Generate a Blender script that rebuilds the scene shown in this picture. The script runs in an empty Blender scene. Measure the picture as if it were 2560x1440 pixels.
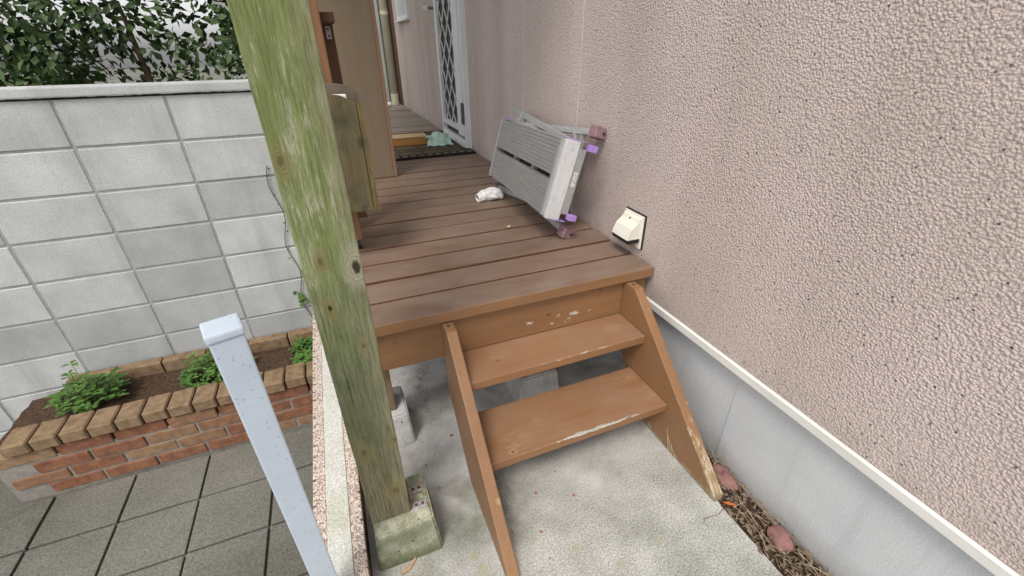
import bpy, bmesh, math, random
from mathutils import Vector, Matrix, noise as mnoise
random.seed(7)
scene = bpy.context.scene
C = scene.collection

# ------------------------------------------------------------------ camera, sky, sun, exposure
cam_d = bpy.data.cameras.new('camera')
cam = bpy.data.objects.new('camera', cam_d); C.objects.link(cam)
cam_d.sensor_fit = 'HORIZONTAL'; cam_d.sensor_width = 36.0
cam_d.lens = 36.0 * 1077.0 / 2560.0
cam_d.clip_start = 0.02; cam_d.clip_end = 400.0
YAW, PIT, ROL = -0.37967, 0.51455, -0.00953
def cam_axes():
    cy, sy, cp, sp = math.cos(YAW), math.sin(YAW), math.cos(PIT), math.sin(PIT)
    f = Vector((-sy*cp, cy*cp, -sp)); r = Vector((cy, sy, 0)); u = r.cross(f)
    c, s = math.cos(ROL), math.sin(ROL)
    return c*r + s*u, -s*r + c*u, f
_r, _u, _f = cam_axes()
mw = Matrix((( _r.x, _u.x, -_f.x, -1.029), (_r.y, _u.y, -_f.y, -1.133), (_r.z, _u.z, -_f.z, 1.277), (0, 0, 0, 1)))
cam.matrix_world = mw
scene.camera = cam

SUN_EL, SUN_AZ = math.radians(58), math.radians(218)      # compass-like: 0 = +Y, clockwise; 232 = behind and to the left
world = bpy.data.worlds.new('World'); scene.world = world; world.use_nodes = True
wn = world.node_tree; bg = wn.nodes['Background']
sky = wn.nodes.new('ShaderNodeTexSky'); sky.sky_type = 'NISHITA'; sky.sun_disc = False
sky.sun_elevation = SUN_EL; sky.sun_rotation = SUN_AZ
sky.air_density = 1.0; sky.dust_density = 2.0; sky.ozone_density = 1.0
hs = wn.nodes.new('ShaderNodeHueSaturation'); hs.inputs['Saturation'].default_value = 0.10
wn.links.new(sky.outputs[0], hs.inputs['Color']); wn.links.new(hs.outputs[0], bg.inputs['Color'])
bg.inputs['Strength'].default_value = 0.15
sun_d = bpy.data.lights.new('sun', 'SUN'); sun_d.energy = 1.35; sun_d.angle = math.radians(18); sun_d.color = (1.0, 0.93, 0.84)
sun = bpy.data.objects.new('sun', sun_d); C.objects.link(sun)
sdir = Vector((math.sin(SUN_AZ)*math.cos(SUN_EL), math.cos(SUN_AZ)*math.cos(SUN_EL), math.sin(SUN_EL)))
sun.rotation_euler = sdir.to_track_quat('Z', 'Y').to_euler()
vs = scene.view_settings
vs.view_transform = 'Standard'; vs.look = 'None'; vs.gamma = 1.0; vs.use_curve_mapping = False
vs.exposure = 0.56
scene.cycles.max_bounces = 4
scene.cycles.use_denoising = True; scene.cycles.denoising_prefilter = 'ACCURATE'

# ------------------------------------------------------------------ node helpers
class MB:
    def __init__(s, name, rough=0.6, spec=0.4, metal=0.0):
        s.m = bpy.data.materials.new(name); s.m.use_nodes = True
        s.nt = s.m.node_tree; s.b = s.nt.nodes['Principled BSDF']
        s.b.inputs['Roughness'].default_value = rough
        s.b.inputs['Specular IOR Level'].default_value = spec
        s.b.inputs['Metallic'].default_value = metal
        s.tc = s.nt.nodes.new('ShaderNodeTexCoord')
        s.o = s.tc.outputs['Object']
        s._oi = None
    def rnd(s):
        if s._oi is None: s._oi = s.nt.nodes.new('ShaderNodeObjectInfo')
        return s._oi.outputs['Random']
    def put(s, sock, v):
        if hasattr(v, 'is_output'): s.nt.links.new(v, sock)
        elif isinstance(v, (tuple, list)) and len(v) == 3 and sock.type == 'RGBA': sock.default_value = (*v, 1)
        else: sock.default_value = v
    def node(s, t, ins, **props):
        n = s.nt.nodes.new(t)
        for k, v in props.items(): setattr(n, k, v)
        for k, v in ins.items(): s.put(n.inputs[k], v)
        return n
    def vec(s, scale=(1, 1, 1), loc=(0, 0, 0), rot=(0, 0, 0), src=None, jitter=False):
        v = src or s.o
        if jitter:
            mul = s.node('ShaderNodeVectorMath', {0: (17.3, 5.7, 9.1), 'Scale': s.rnd()}, operation='SCALE').outputs[0]
            v = s.node('ShaderNodeVectorMath', {0: v, 1: mul}, operation='ADD').outputs[0]
        return s.node('ShaderNodeMapping', {'Vector': v, 'Scale': scale, 'Location': loc, 'Rotation': rot}).outputs[0]
    def noise(s, vec, scale, detail=4, rough=0.6, dist=0.0):
        return s.node('ShaderNodeTexNoise', {'Vector': vec, 'Scale': scale, 'Detail': detail, 'Roughness': rough, 'Distortion': dist}).outputs['Fac']
    def voro(s, vec, scale, feature='F1', out='Distance', rand=1.0):
        return s.node('ShaderNodeTexVoronoi', {'Vector': vec, 'Scale': scale, 'Randomness': rand}, feature=feature).outputs[out]
    def ramp(s, fac, stops, interp='LINEAR'):
        n = s.node('ShaderNodeValToRGB', {'Fac': fac}); cr = n.color_ramp; cr.interpolation = interp
        while len(cr.elements) < len(stops): cr.elements.new(0.5)
        for e, (p, c) in zip(cr.elements, stops):
            e.position = p; e.color = (c, c, c, 1) if isinstance(c, (int, float)) else (*c, 1)
        return n.outputs['Color']
    def step(s, fac, a, b): return s.node('ShaderNodeMapRange', {'Value': fac, 'From Min': a, 'From Max': b}).outputs[0]
    def mix(s, fac, a, b, blend='MIX'):
        n = s.nt.nodes.new('ShaderNodeMix'); n.data_type = 'RGBA'; n.blend_type = blend
        s.put(n.inputs[0], fac); s.put(n.inputs[6], a); s.put(n.inputs[7], b)
        return n.outputs[2]
    def math(s, op, a, b=0.0, c=0.0, clamp=False):
        n = s.node('ShaderNodeMath', {0: a, 1: b, 2: c}, operation=op); n.use_clamp = clamp
        return n.outputs[0]
    def sep(s, vec=None):
        n = s.node('ShaderNodeSeparateXYZ', {0: vec or s.o}); return n.outputs
    def bump(s, h, strength=0.4, dist=0.003, normal=None):
        ins = {'Height': h, 'Strength': strength, 'Distance': dist}
        if normal is not None: ins['Normal'] = normal
        return s.node('ShaderNodeBump', ins).outputs[0]
    def dist_to(s, p, vec=None, scale=(1, 1, 1)):
        v = s.node('ShaderNodeVectorMath', {0: vec or s.o, 1: p}, operation='SUBTRACT').outputs[0]
        v = s.node('ShaderNodeVectorMath', {0: v, 1: scale}, operation='MULTIPLY').outputs[0]
        return s.node('ShaderNodeVectorMath', {0: v}, operation='LENGTH').outputs['Value']
    def out(s, color=None, normal=None, rough=None):
        if color is not None: s.put(s.b.inputs['Base Color'], color)
        if normal is not None: s.put(s.b.inputs['Normal'], normal)
        if rough is not None: s.put(s.b.inputs['Roughness'], rough)
        return s.m

MAT = {}
def simple(name, col, rough=0.6, spec=0.4, metal=0.0, var=0.15, scale=20, bump=0.0, bd=0.002, bscale=120):
    b = MB(name, rough, spec, metal)
    f = b.noise(b.vec(jitter=True), scale, 5)
    d = tuple(c*(1-var) for c in col); l = tuple(min(1, c*(1+var)) for c in col)
    c = b.ramp(f, [(0.3, d), (0.7, l)])
    nrm = b.bump(b.noise(b.o, bscale, 4), bump, bd) if bump else None
    MAT[name] = b.out(c, nrm); return MAT[name]

def m_stucco():
    b = MB('pink_stucco', 0.85, 0.25)
    o = b.o
    wv = b.node('ShaderNodeVectorMath', {0: o, 1: b.node('ShaderNodeVectorMath', {0: b.node('ShaderNodeTexNoise', {'Vector': o, 'Scale': 90.0, 'Detail': 1.0}).outputs['Color'], 'Scale': 0.007}, operation='SCALE').outputs[0]}, operation='ADD').outputs[0]
    vo = b.voro(wv, 170.0)
    tr = b.noise(b.vec((1, 1, 1)), 2.3, 3, 0.6)                       # uneven spraying: rougher and smoother areas
    h = b.math('SUBTRACT', b.math('MULTIPLY', b.noise(o, 130, 1, 0.6), 0.75), b.math('SUBTRACT', b.math('MULTIPLY', vo, 0.95), 0.5))
    st = b.noise(b.vec((3, 3.0, 0.25)), 1.0, 3, 0.55)
    c = b.ramp(st, [(0.34, (0.655, 0.560, 0.530)), (0.5, (0.62, 0.523, 0.492)), (0.70, (0.55, 0.462, 0.428))])
    c = b.mix(1.0, c, b.ramp(tr, [(0.3, (0.93, 0.92, 0.90)), (0.7, (1.05, 1.04, 1.04))]), 'MULTIPLY')
    c = b.mix(1.0, c, b.ramp(h, [(0.25, 0.80), (0.48, 1.0), (0.75, 1.09)]), 'MULTIPLY')
    x, y, z = b.sep()
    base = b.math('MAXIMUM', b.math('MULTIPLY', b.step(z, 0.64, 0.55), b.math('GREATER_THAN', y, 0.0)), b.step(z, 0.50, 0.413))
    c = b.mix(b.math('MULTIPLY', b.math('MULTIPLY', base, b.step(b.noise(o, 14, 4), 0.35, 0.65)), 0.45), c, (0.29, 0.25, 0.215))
    far = b.math('MULTIPLY', b.step(y, 3.0, 3.4), b.step(b.noise(b.vec((1, 2.2, 0.3), loc=(0, 1.3, 0)), 1.3, 4), 0.42, 0.62))
    c = b.mix(b.math('MULTIPLY', far, 0.38), c, (0.34, 0.30, 0.245))   # old rain streaks beyond the door
    vcol = b.node('ShaderNodeTexVoronoi', {'Vector': o, 'Scale': 46.0})
    d = b.math('LESS_THAN', vcol.outputs['Distance'], 0.125)
    sel = b.math('GREATER_THAN', b.sep(vcol.outputs['Color'])[0], 0.66)
    c = b.mix(b.math('MULTIPLY', b.math('MULTIPLY', d, sel), 0.85), c, (0.07, 0.055, 0.05))
    MAT['stucco'] = b.out(c, b.bump(h, b.math('ADD', 0.30, b.math('MULTIPLY', tr, 0.5)), 0.0056))
m_stucco()

def m_paintwood(name, dark, light, dust, chips=False, dustamt=0.5, rough=0.42, stain=0.0, axis=0):
    b = MB(name, rough, 0.45)
    s1 = [1.2, 1.2, 1.2]; s2 = [60, 60, 60]; s1[axis] = .5; s2[axis] = 2.2
    grain = b.noise(b.vec(tuple(s2), jitter=True), 1.0, 5, 0.65, 0.6)
    big = b.noise(b.vec(tuple(v*3 for v in s1), jitter=True), 1.3, 4)
    c = b.mix(b.step(big, 0.3, 0.7), dark, light)
    c = b.mix(1.0, c, b.ramp(grain, [(0.3, 0.90), (0.68, 1.05)]), 'MULTIPLY')
    c = b.mix(b.math('MULTIPLY', b.math('SUBTRACT', b.rnd(), 0.5), 0.5, clamp=True), c, tuple(v*0.6 for v in dark))
    nz = b.sep(b.tc.outputs['Normal'])[2]
    up = b.step(nz, 0.6, 0.95)
    dn = b.noise(b.vec((2.6, 5, 5), jitter=True), 2.0, 5, 0.62)
    c = b.mix(b.math('MULTIPLY', b.math('MULTIPLY', b.step(dn, 0.3, 0.75), up), dustamt), c, dust)
    if stain:
        sp = b.noise(b.vec((9, 9, 9), jitter=True), 2.5, 4)
        c = b.mix(b.math('MULTIPLY', b.step(sp, 0.62, 0.78), stain), c, tuple(v*0.45 for v in dark))
    # little nail marks and knots
    kv = b.node('ShaderNodeTexVoronoi', {'Vector': b.vec((4, 9, 9), jitter=True), 'Scale': 1.0})
    kd = b.math('LESS_THAN', b.math('ADD', kv.outputs['Distance'], b.math('MULTIPLY', b.noise(b.o, 90, 2), 0.06)), 0.075)
    c = b.mix(b.math('MULTIPLY', kd, 0.55), c, tuple(v*0.35 for v in dark))
    r = b.math('ADD', rough - 0.08, b.math('MULTIPLY', dn, 0.28))
    nrm = b.bump(grain, 0.25, 0.0012)
    return b, c, nrm, r
b, c, n, r = m_paintwood('deck_paint', (0.155, 0.096, 0.064), (0.212, 0.137, 0.096), (0.295, 0.235, 0.197), dustamt=0.62, rough=0.36, stain=0.2)
MAT['deck'] = b.out(c, n, r)
b, c, n, r = m_paintwood('bleached_deck', (0.235, 0.20, 0.165), (0.32, 0.28, 0.235), (0.36, 0.33, 0.285), dustamt=0.5, rough=0.5, stain=0.3)
MAT['deck_far'] = b.out(c, n, r)
b, c, n, r = m_paintwood('fascia_paint', (0.228, 0.119, 0.055), (0.284, 0.150, 0.070), (0.33, 0.22, 0.15), dustamt=0.3, rough=0.4)
cf = b.math('MULTIPLY', b.math('SUBTRACT', b.noise(b.vec((60, 60, 110)), 1.0, 4, 0.75), 0.5), 0.05)
chip = 0.0
for fx, fz, fr in ((-0.501, 0.416, 0.010), (-0.322, 0.414, 0.020), (-0.339, 0.393, 0.011), (-0.263, 0.406, 0.005), (-0.39, 0.419, 0.004), (-0.36, 0.386, 0.005), (-0.41, 0.39, 0.004)):
    chip = b.math('MAXIMUM', chip, b.math('LESS_THAN', b.math('ADD', b.dist_to((fx, 0.022, fz), scale=(0.55, 0, 1.0)), cf), fr*0.32))
d = b.dist_to((-0.966, 0.022, 0.464), scale=(0.7, 0, 1.0))
c = b.mix(b.math('MULTIPLY', b.step(d, 0.008, 0.004), 0.5), c, (0.16, 0.08, 0.04))
MAT['fascia'] = b.out(b.mix(chip, c, (0.50, 0.475, 0.43)), n, r)

def m_tread(name, chip_gain, chip_at, scuffs, marks):
    b, c, n, r = m_paintwood(name, (0.240, 0.120, 0.056), (0.300, 0.154, 0.072), (0.315, 0.21, 0.148), dustamt=0.6, rough=0.36)
    # object origin = middle of the front top edge; x along the tread
    x, y, z = b.sep()
    e = b.math('ADD', y, b.math('MULTIPLY', z, -1.6))                 # distance from the front upper edge
    wear = b.noise(b.vec((34, 130, 130), jitter=True), 1.0, 6, 0.78)
    near = b.math('MAXIMUM', b.step(b.math('ABSOLUTE', b.math('SUBTRACT', x, chip_at)), 0.24, 0.05), 0.12)
    lim = b.math('SUBTRACT', b.math('MULTIPLY', near, chip_gain), 0.004)
    m = b.math('LESS_THAN', b.math('ADD', e, b.math('MULTIPLY', b.math('SUBTRACT', wear, 0.5), 0.045)), lim)
    gw = b.noise(b.vec((14, 240, 240)), 1.0, 4)
    cc = b.ramp(gw, [(0.3, (0.24, 0.21, 0.17)), (0.48, (0.42, 0.40, 0.36)), (0.62, (0.55, 0.54, 0.51)), (0.8, (0.38, 0.29, 0.20))])
    sw = b.noise(b.vec((16, 75, 1), rot=(0, 0, 0.45)), 1.0, 4, 0.7, 1.2)
    for sx, sy, sr in scuffs:                                           # pale scuffed grain
        d = b.dist_to((sx, sy, 0), scale=(0.75, 1.0, 0))
        c = b.mix(b.math('MULTIPLY', b.math('MULTIPLY', b.step(d, sr, sr*0.25), b.step(sw, 0.44, 0.66)), 0.5), c, (0.48, 0.32, 0.185))
    wob = b.math('MULTIPLY', b.math('SUBTRACT', b.noise(b.o, 170, 2), 0.5), 0.006)
    for sx, sy, sr in marks:                                            # knot and nail marks
        d = b.math('ADD', b.dist_to((sx, sy, 0), scale=(0.7, 1.0, 0)), wob)
        c = b.mix(b.math('MULTIPLY', b.step(d, sr*2.2, sr*1.2), 0.45), c, (0.44, 0.32, 0.20))
        c = b.mix(b.math('MULTIPLY', b.step(d, sr, sr*0.5), 0.8), c, (0.07, 0.045, 0.025))
    c = b.mix(m, c, cc)
    MAT[name] = b.out(c, n, b.math('ADD', r, b.math('MULTIPLY', m, 0.3)))
m_tread('tread_upper', 0.0055, 0.05, ((-0.20, 0.11, 0.04), (0.25, 0.09, 0.04)), ((-0.258, 0.11, 0.002), (0.10, 0.06, 0.002)))
m_tread('tread_lower', 0.012, 0.05, ((-0.22, 0.055, 0.05), (0.27, 0.174, 0.04), (0.305, 0.075, 0.045), (-0.12, 0.11, 0.02)), ((-0.243, 0.02, 0.0055), (-0.07, 0.144, 0.003), (0.19, 0.082, 0.0025)))

def m_stringer(name, worn):
    b, c, n, r = m_paintwood(name, (0.240, 0.125, 0.059), (0.296, 0.158, 0.075), (0.34, 0.21, 0.14), dustamt=0.1, rough=0.42, axis=1)
    x, y, z = b.sep()
    # slope line of the front edge: e = distance behind the sloping front edge
    e = b.math('SUBTRACT', b.math('ADD', b.math('MULTIPLY', y, 0.69), b.math('MULTIPLY', z, -0.72)), -0.402)
    wear = b.noise(b.vec((90, 34, 34)), 1.0, 6, 0.8)
    low = b.step(z, 0.50, 0.0)
    lim = b.math('MULTIPLY', b.math('POWER', low, 1.6), 0.008 if not worn else 0.014)
    m = b.math('LESS_THAN', b.math('ADD', e, b.math('MULTIPLY', b.math('SUBTRACT', wear, 0.46), 0.06)), b.math('SUBTRACT', lim, 0.010))
    gw = b.noise(b.vec((120, 30, 30)), 1.0, 4)
    cc = b.ramp(gw, [(0.3, (0.24, 0.17, 0.09)), (0.5, (0.38, 0.28, 0.16)), (0.66, (0.58, 0.53, 0.46))])
    c = b.mix(b.math('MULTIPLY', m, 0.9), c, cc)
    foot = b.math('LESS_THAN', b.math('ADD', z, b.math('MULTIPLY', b.math('SUBTRACT', b.noise(b.vec((40, 30, 16)), 1.0, 6, 0.7), 0.5), 0.16)), 0.012 if not worn else 0.020)
    c = b.mix(b.math('MULTIPLY', foot, 0.85), c, b.ramp(gw, [(0.3, (0.17, 0.135, 0.075)), (0.6, (0.34, 0.275, 0.17))]))
    if not worn:
        d = b.math('ADD', b.dist_to((-0.785, -0.418, 0.165)), b.math('MULTIPLY', b.math('SUBTRACT', b.noise(b.o, 160, 3), 0.5), 0.012))
        c = b.mix(b.step(d, 0.017, 0.011), c, (0.36, 0.26, 0.14)); c = b.mix(b.step(d, 0.011, 0.006), c, (0.06, 0.05, 0.03))
    MAT[name] = b.out(c, n, r)
m_stringer('stringer_left', False); m_stringer('stringer_right', True)

def m_mosswood():
    b = MB('mossy_timber', 0.85, 0.2)
    x, y, z = b.sep()
    fine = b.noise(b.vec((300, 300, 13)), 1.0, 4, 0.75, 0.15)
    mid = b.noise(b.vec((34, 34, 6.0)), 1.0, 7, 0.8, 0.2)
    blot = b.noise(b.vec((9, 9, 5)), 1.0, 6, 0.7)
    zn = b.math('ADD', z, b.math('MULTIPLY', b.math('SUBTRACT', blot, 0.5), 0.75))
    green = b.ramp(mid, [(0.28, (0.125, 0.155, 0.055)), (0.5, (0.185, 0.222, 0.085)), (0.72, (0.27, 0.30, 0.145))])
    dull = b.ramp(mid, [(0.28, (0.085, 0.10, 0.05)), (0.5, (0.135, 0.15, 0.082)), (0.72, (0.20, 0.205, 0.125))])
    bare = b.ramp(fine, [(0.3, (0.095, 0.082, 0.048)), (0.55, (0.20, 0.175, 0.108)), (0.8, (0.30, 0.265, 0.175))])
    c = b.mix(b.step(zn, 0.95, 0.66), green, dull)
    c = b.mix(b.math('MULTIPLY', b.step(zn, 0.62, 0.22), 0.8), c, bare)
    fl = b.math('ADD', b.math('MULTIPLY', b.noise(b.vec((120, 120, 14), loc=(3, 3, 3)), 1.0, 6, 0.8), 0.6), b.math('MULTIPLY', mid, 0.4))
    pale = b.math('MULTIPLY', b.step(fl, 0.53, 0.60), b.step(z, 0.55, 1.0))     # flecks where the moss has dried off
    c = b.mix(b.math('MULTIPLY', pale, 0.75), c, (0.42, 0.42, 0.32))
    edge = b.math('MULTIPLY', b.step(b.math('ADD', x, b.math('MULTIPLY', mid, 0.03)), -1.046, -1.012), 0.6)
    c = b.mix(edge, c, b.mix(0.4, bare, (0.30, 0.29, 0.20)))
    c = b.mix(1.0, c, b.ramp(fine, [(0.28, 0.55), (0.5, 1.0), (0.72, 1.22)]), 'MULTIPLY')
    crack = b.math('LESS_THAN', b.noise(b.vec((120, 120, 3.0)), 1.0, 3, 0.5, 0.4), 0.31)
    c = b.mix(b.math('MULTIPLY', crack, 0.6), c, (0.045, 0.045, 0.02))
    # knots
    wob = b.noise(b.vec((60, 1, 40)), 1.0, 3)
    for kx, kz, kr, hole in ((-1.031, 0.908, 0.013, 1), (-1.091, 0.930, 0.007, 0), (-1.095, 0.829, 0.007, 1), (-1.101, 0.417, 0.011, 0), (-1.048, 0.249, 0.013, 0), (-1.026, 0.431, 0.008, 0), (-1.049, 0.725, 0.006, 0), (-1.112, 1.115, 0.008, 0)):
        d = b.dist_to((kx, -0.335, kz), scale=(1.0, 0.0, 0.55))
        d = b.math('ADD', d, b.math('MULTIPLY', b.math('SUBTRACT', wob, 0.5), kr*0.9))
        ring = b.math('MULTIPLY', b.step(d, kr*2.6, kr*1.1), 0.6)
        c = b.mix(ring, c, (0.44, 0.42, 0.33) if hole and kz > .9 else (0.24, 0.20, 0.09))
        rr = b.math('SINE', b.math('MULTIPLY', d, 6.28/(kr*0.42)))
        c = b.mix(b.math('MULTIPLY', b.math('MULTIPLY', b.step(d, kr*1.7, kr*1.2), b.step(rr, 0.1, 0.8)), 0.45), c, (0.10, 0.085, 0.035))
        c = b.mix(b.math('MULTIPLY', b.step(d, kr*0.75, kr*0.4), 0.95 if hole else 0.65), c, (0.025, 0.02, 0.012) if hole else (0.10, 0.075, 0.04))
    h = b.math('ADD', b.math('MULTIPLY', fine, 1.0), b.math('MULTIPLY', mid, 0.5))
    h = b.math('SUBTRACT', h, b.math('MULTIPLY', crack, 0.8))
    MAT['mosswood'] = b.out(c, b.bump(h, 0.7, 0.0035))
m_mosswood()

def m_slab():
    b = MB('slab_concrete', 0.88, 0.25)
    o = b.o; x, y, z = b.sep()
    sp = b.noise(o, 420, 1, 0.7); sp2 = b.noise(o, 170, 2, 0.7)
    big = b.noise(b.vec((2.2, 3.0, 1)), 1.5, 6, 0.62, 0.5)
    near = b.step(b.math('ADD', y, b.math('MULTIPLY', b.math('SUBTRACT', big, 0.5), 0.55)), -0.20, -0.48)   # exposed, washed-out paste in front
    smooth = b.ramp(big, [(0.32, (0.25, 0.24, 0.22)), (0.47, (0.42, 0.415, 0.395)), (0.62, (0.60, 0.60, 0.585))])
    rough = b.ramp(b.math('ADD', b.math('MULTIPLY', sp, 0.65), b.math('MULTIPLY', sp2, 0.35)), [(0.34, (0.22, 0.22, 0.205)), (0.47, (0.43, 0.43, 0.405)), (0.60, (0.70, 0.70, 0.67))])
    rough = b.mix(b.step(b.noise(b.vec((3, 3, 1), loc=(4, 2, 0)), 1.2, 4), 0.40, 0.62), rough, b.mix(1.0, rough, (0.62, 0.62, 0.58), 'MULTIPLY'))
    c = b.mix(near, smooth, rough)
    c = b.mix(1.0, c, b.ramp(sp2, [(0.3, 0.86), (0.7, 1.08)]), 'MULTIPLY')
    gz = b.noise(b.vec((4, 4, 1), loc=(1, 7, 0)), 1.3, 5)
    green = b.math('MULTIPLY', b.step(gz, 0.48, 0.72), b.math('MAXIMUM', b.step(b.dist_to((-0.86, -0.28, 0)), 0.34, 0.05), b.math('MULTIPLY', b.step(b.dist_to((-0.72, -0.27, 0)), 0.25, 0.02), 1.0)))
    c = b.mix(b.math('MULTIPLY', green, 0.7), c, (0.145, 0.165, 0.085))
    # dark algae stain along the left stringer and mottles under the deck
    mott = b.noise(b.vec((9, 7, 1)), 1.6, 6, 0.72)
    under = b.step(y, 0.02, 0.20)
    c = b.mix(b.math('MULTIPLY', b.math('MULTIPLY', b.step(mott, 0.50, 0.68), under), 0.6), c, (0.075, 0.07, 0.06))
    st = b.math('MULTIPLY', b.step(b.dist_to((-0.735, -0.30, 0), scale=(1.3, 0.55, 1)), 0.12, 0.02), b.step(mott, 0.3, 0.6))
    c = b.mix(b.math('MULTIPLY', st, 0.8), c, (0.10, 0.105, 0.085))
    st = b.math('MULTIPLY', b.step(b.dist_to((-0.89, -0.34, 0), scale=(0.9, 0.6, 1)), 0.13, 0.02), b.step(mott, 0.28, 0.55))
    c = b.mix(b.math('MULTIPLY', st, 0.6), c, (0.13, 0.135, 0.11))
    vc = b.node('ShaderNodeTexVoronoi', {'Vector': o, 'Scale': 42.0})
    cr = b.math('MULTIPLY', b.math('LESS_THAN', vc.outputs['Distance'], 0.10), b.math('GREATER_THAN', b.sep(vc.outputs['Color'])[1], 0.72))
    c = b.mix(b.math('MULTIPLY', b.math('MULTIPLY', cr, b.step(y, -0.36, -0.24)), 0.75), c, (0.06, 0.055, 0.045))
    wob = b.math('MULTIPLY', b.math('SUBTRACT', b.noise(o, 130, 2), 0.5), 0.004)
    for sx, sy, sr in ((-.823, .011, .0075), (-.94, -.084, .005), (-.918, -.189, .005), (-.79, -.176, .004), (-.63, -.327, .0055), (-.52, -.381, .005), (-.536, -.277, .0035), (-.90, -.05, .003), (-.87, -.03, .0028), (-.885, -.045, .002), (-.955, -.135, .003), (-.75, -.42, .004), (-.93, .02, .0025), (-.68, -.53, .003), (-.67, -.45, .005), (-.44, -.2, .003), (-.47, -.13, .004), (-.4, -.18, .003)):
        d = b.math('ADD', b.dist_to((sx, sy, 0)), wob)
        c = b.mix(b.math('MULTIPLY', b.math('LESS_THAN', d, sr), 0.85), c, (0.30, 0.115, 0.05))
    for sx, sy, sr in ((-.877, -.444, .013), (-.867, -.486, .016), (-.698, -.46, .009), (-.597, -.532, .011), (-.50, -.62, .013), (-.36, -.60, .01), (-.78, -.60, .012)):
        d = b.math('ADD', b.dist_to((sx, sy, 0)), b.math('MULTIPLY', wob, 2.5))
        c = b.mix(b.math('MULTIPLY', b.math('LESS_THAN', d, sr), 0.5), c, (0.34, 0.35, 0.20))
    h = b.math('ADD', b.math('MULTIPLY', sp, 1.0), b.math('MULTIPLY', sp2, 0.6))
    MAT['slab'] = b.out(c, b.bump(h, 0.5, 0.002))
m_slab()

def m_block(name, mossy):
    b = MB(name, 0.85, 0.25)
    sp = b.noise(b.o, 150, 3, 0.7); big = b.noise(b.vec(jitter=True), 14, 5)
    if mossy:
        c = b.ramp(big, [(0.3, (0.155, 0.175, 0.105)), (0.5, (0.25, 0.265, 0.18)), (0.7, (0.42, 0.415, 0.34))])
        z = b.sep()[2]
        c = b.mix(b.math('MULTIPLY', b.step(b.math('ADD', z, b.math('MULTIPLY', big, 0.06)), 0.10, 0.03), 0.7), c, (0.10, 0.125, 0.05))
        rim = b.math('MULTIPLY', b.step(z, 0.118, 0.139), b.step(big, 0.38, 0.6))
        c = b.mix(b.math('MULTIPLY', rim, 0.6), c, (0.55, 0.54, 0.42))
        for px, py in ((-0.975, -0.295), (-0.983, -0.283), (-0.97, -0.335)):
            c = b.mix(b.math('MULTIPLY', b.step(b.dist_to((px, py, 0.14)), 0.010, 0.005), 0.7), c, (0.16, 0.155, 0.03))
    else:
        c = b.ramp(big, [(0.3, (0.50, 0.50, 0.49)), (0.7, (0.63, 0.63, 0.62))])
        st = b.noise(b.vec((60, 60, 4)), 1.0, 4)
        c = b.mix(b.step(st, 0.5, 0.75), c, b.mix(1.0, c, (0.72, 0.74, 0.76), 'MULTIPLY'))
    c = b.mix(1.0, c, b.ramp(sp, [(0.28, 0.7), (0.6, 1.08)]), 'MULTIPLY')
    pit = b.voro(b.vec(jitter=True), 26)
    c = b.mix(b.math('LESS_THAN', pit, 0.09), c, (0.05, 0.05, 0.04))
    MAT[name] = b.out(c, b.bump(b.math('SUBTRACT', sp, b.math('LESS_THAN', pit, 0.1)), 0.5, 0.003))
m_block('block_mossy', True); m_block('block_grey', False)

def m_lowwall():
    b = MB('pebble_stucco', 0.9, 0.2)
    g = b.voro(b.o, 210, out='Color'); gd = b.voro(b.o, 210); g0 = b.sep(g)[0]
    c = b.ramp(g0, [(0.0, (0.36, 0.26, 0.21)), (0.25, (0.58, 0.47, 0.40)), (0.6, (0.72, 0.62, 0.55)), (1.0, (0.82, 0.76, 0.70))])
    c = b.mix(b.math('MULTIPLY', b.step(gd, 0.5, 0.8), 0.7), c, (0.22, 0.15, 0.12))
    x, y, z = b.sep()
    fy = b.math('FRACT', b.math('MULTIPLY', y, 1/0.047))
    tick = b.math('MULTIPLY', b.math('LESS_THAN', fy, 0.17), b.math('GREATER_THAN', b.math('ABSOLUTE', b.math('ADD', x, 1.2175)), 0.0575))
    tick = b.math('MULTIPLY', tick, b.step(b.noise(b.vec((40, 40, 1)), 1.0, 2), 0.42, 0.5))
    c = b.mix(b.math('MULTIPLY', tick, 0.8), c, (0.07, 0.04, 0.03))
    MAT['pebble'] = b.out(c, b.bump(b.math('SUBTRACT', b.math('MULTIPLY', gd, -1.0), b.math('MULTIPLY', tick, 2.0)), 0.8, 0.003))
    b = MB('pale_coping', 0.9, 0.2)
    sp = b.noise(b.o, 170, 3, 0.75); big = b.noise(b.o, 7, 4)
    c = b.ramp(sp, [(0.3, (0.42, 0.415, 0.37)), (0.5, (0.64, 0.64, 0.60)), (0.7, (0.82, 0.82, 0.79))])
    c = b.mix(b.step(big, 0.5, 0.75), c, b.mix(1.0, c, (0.82, 0.84, 0.72), 'MULTIPLY'))
    MAT['coping'] = b.out(c, b.bump(sp, 0.6, 0.003))
    b = MB('low_wall_side', 0.9, 0.2)
    c = b.ramp(b.noise(b.vec((20, 20, 6)), 1.0, 5), [(0.3, (0.13, 0.085, 0.055)), (0.7, (0.26, 0.18, 0.13))])
    MAT['lowside'] = b.out(c, b.bump(b.noise(b.o, 180, 2), 0.4, 0.002))
m_lowwall()

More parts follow.
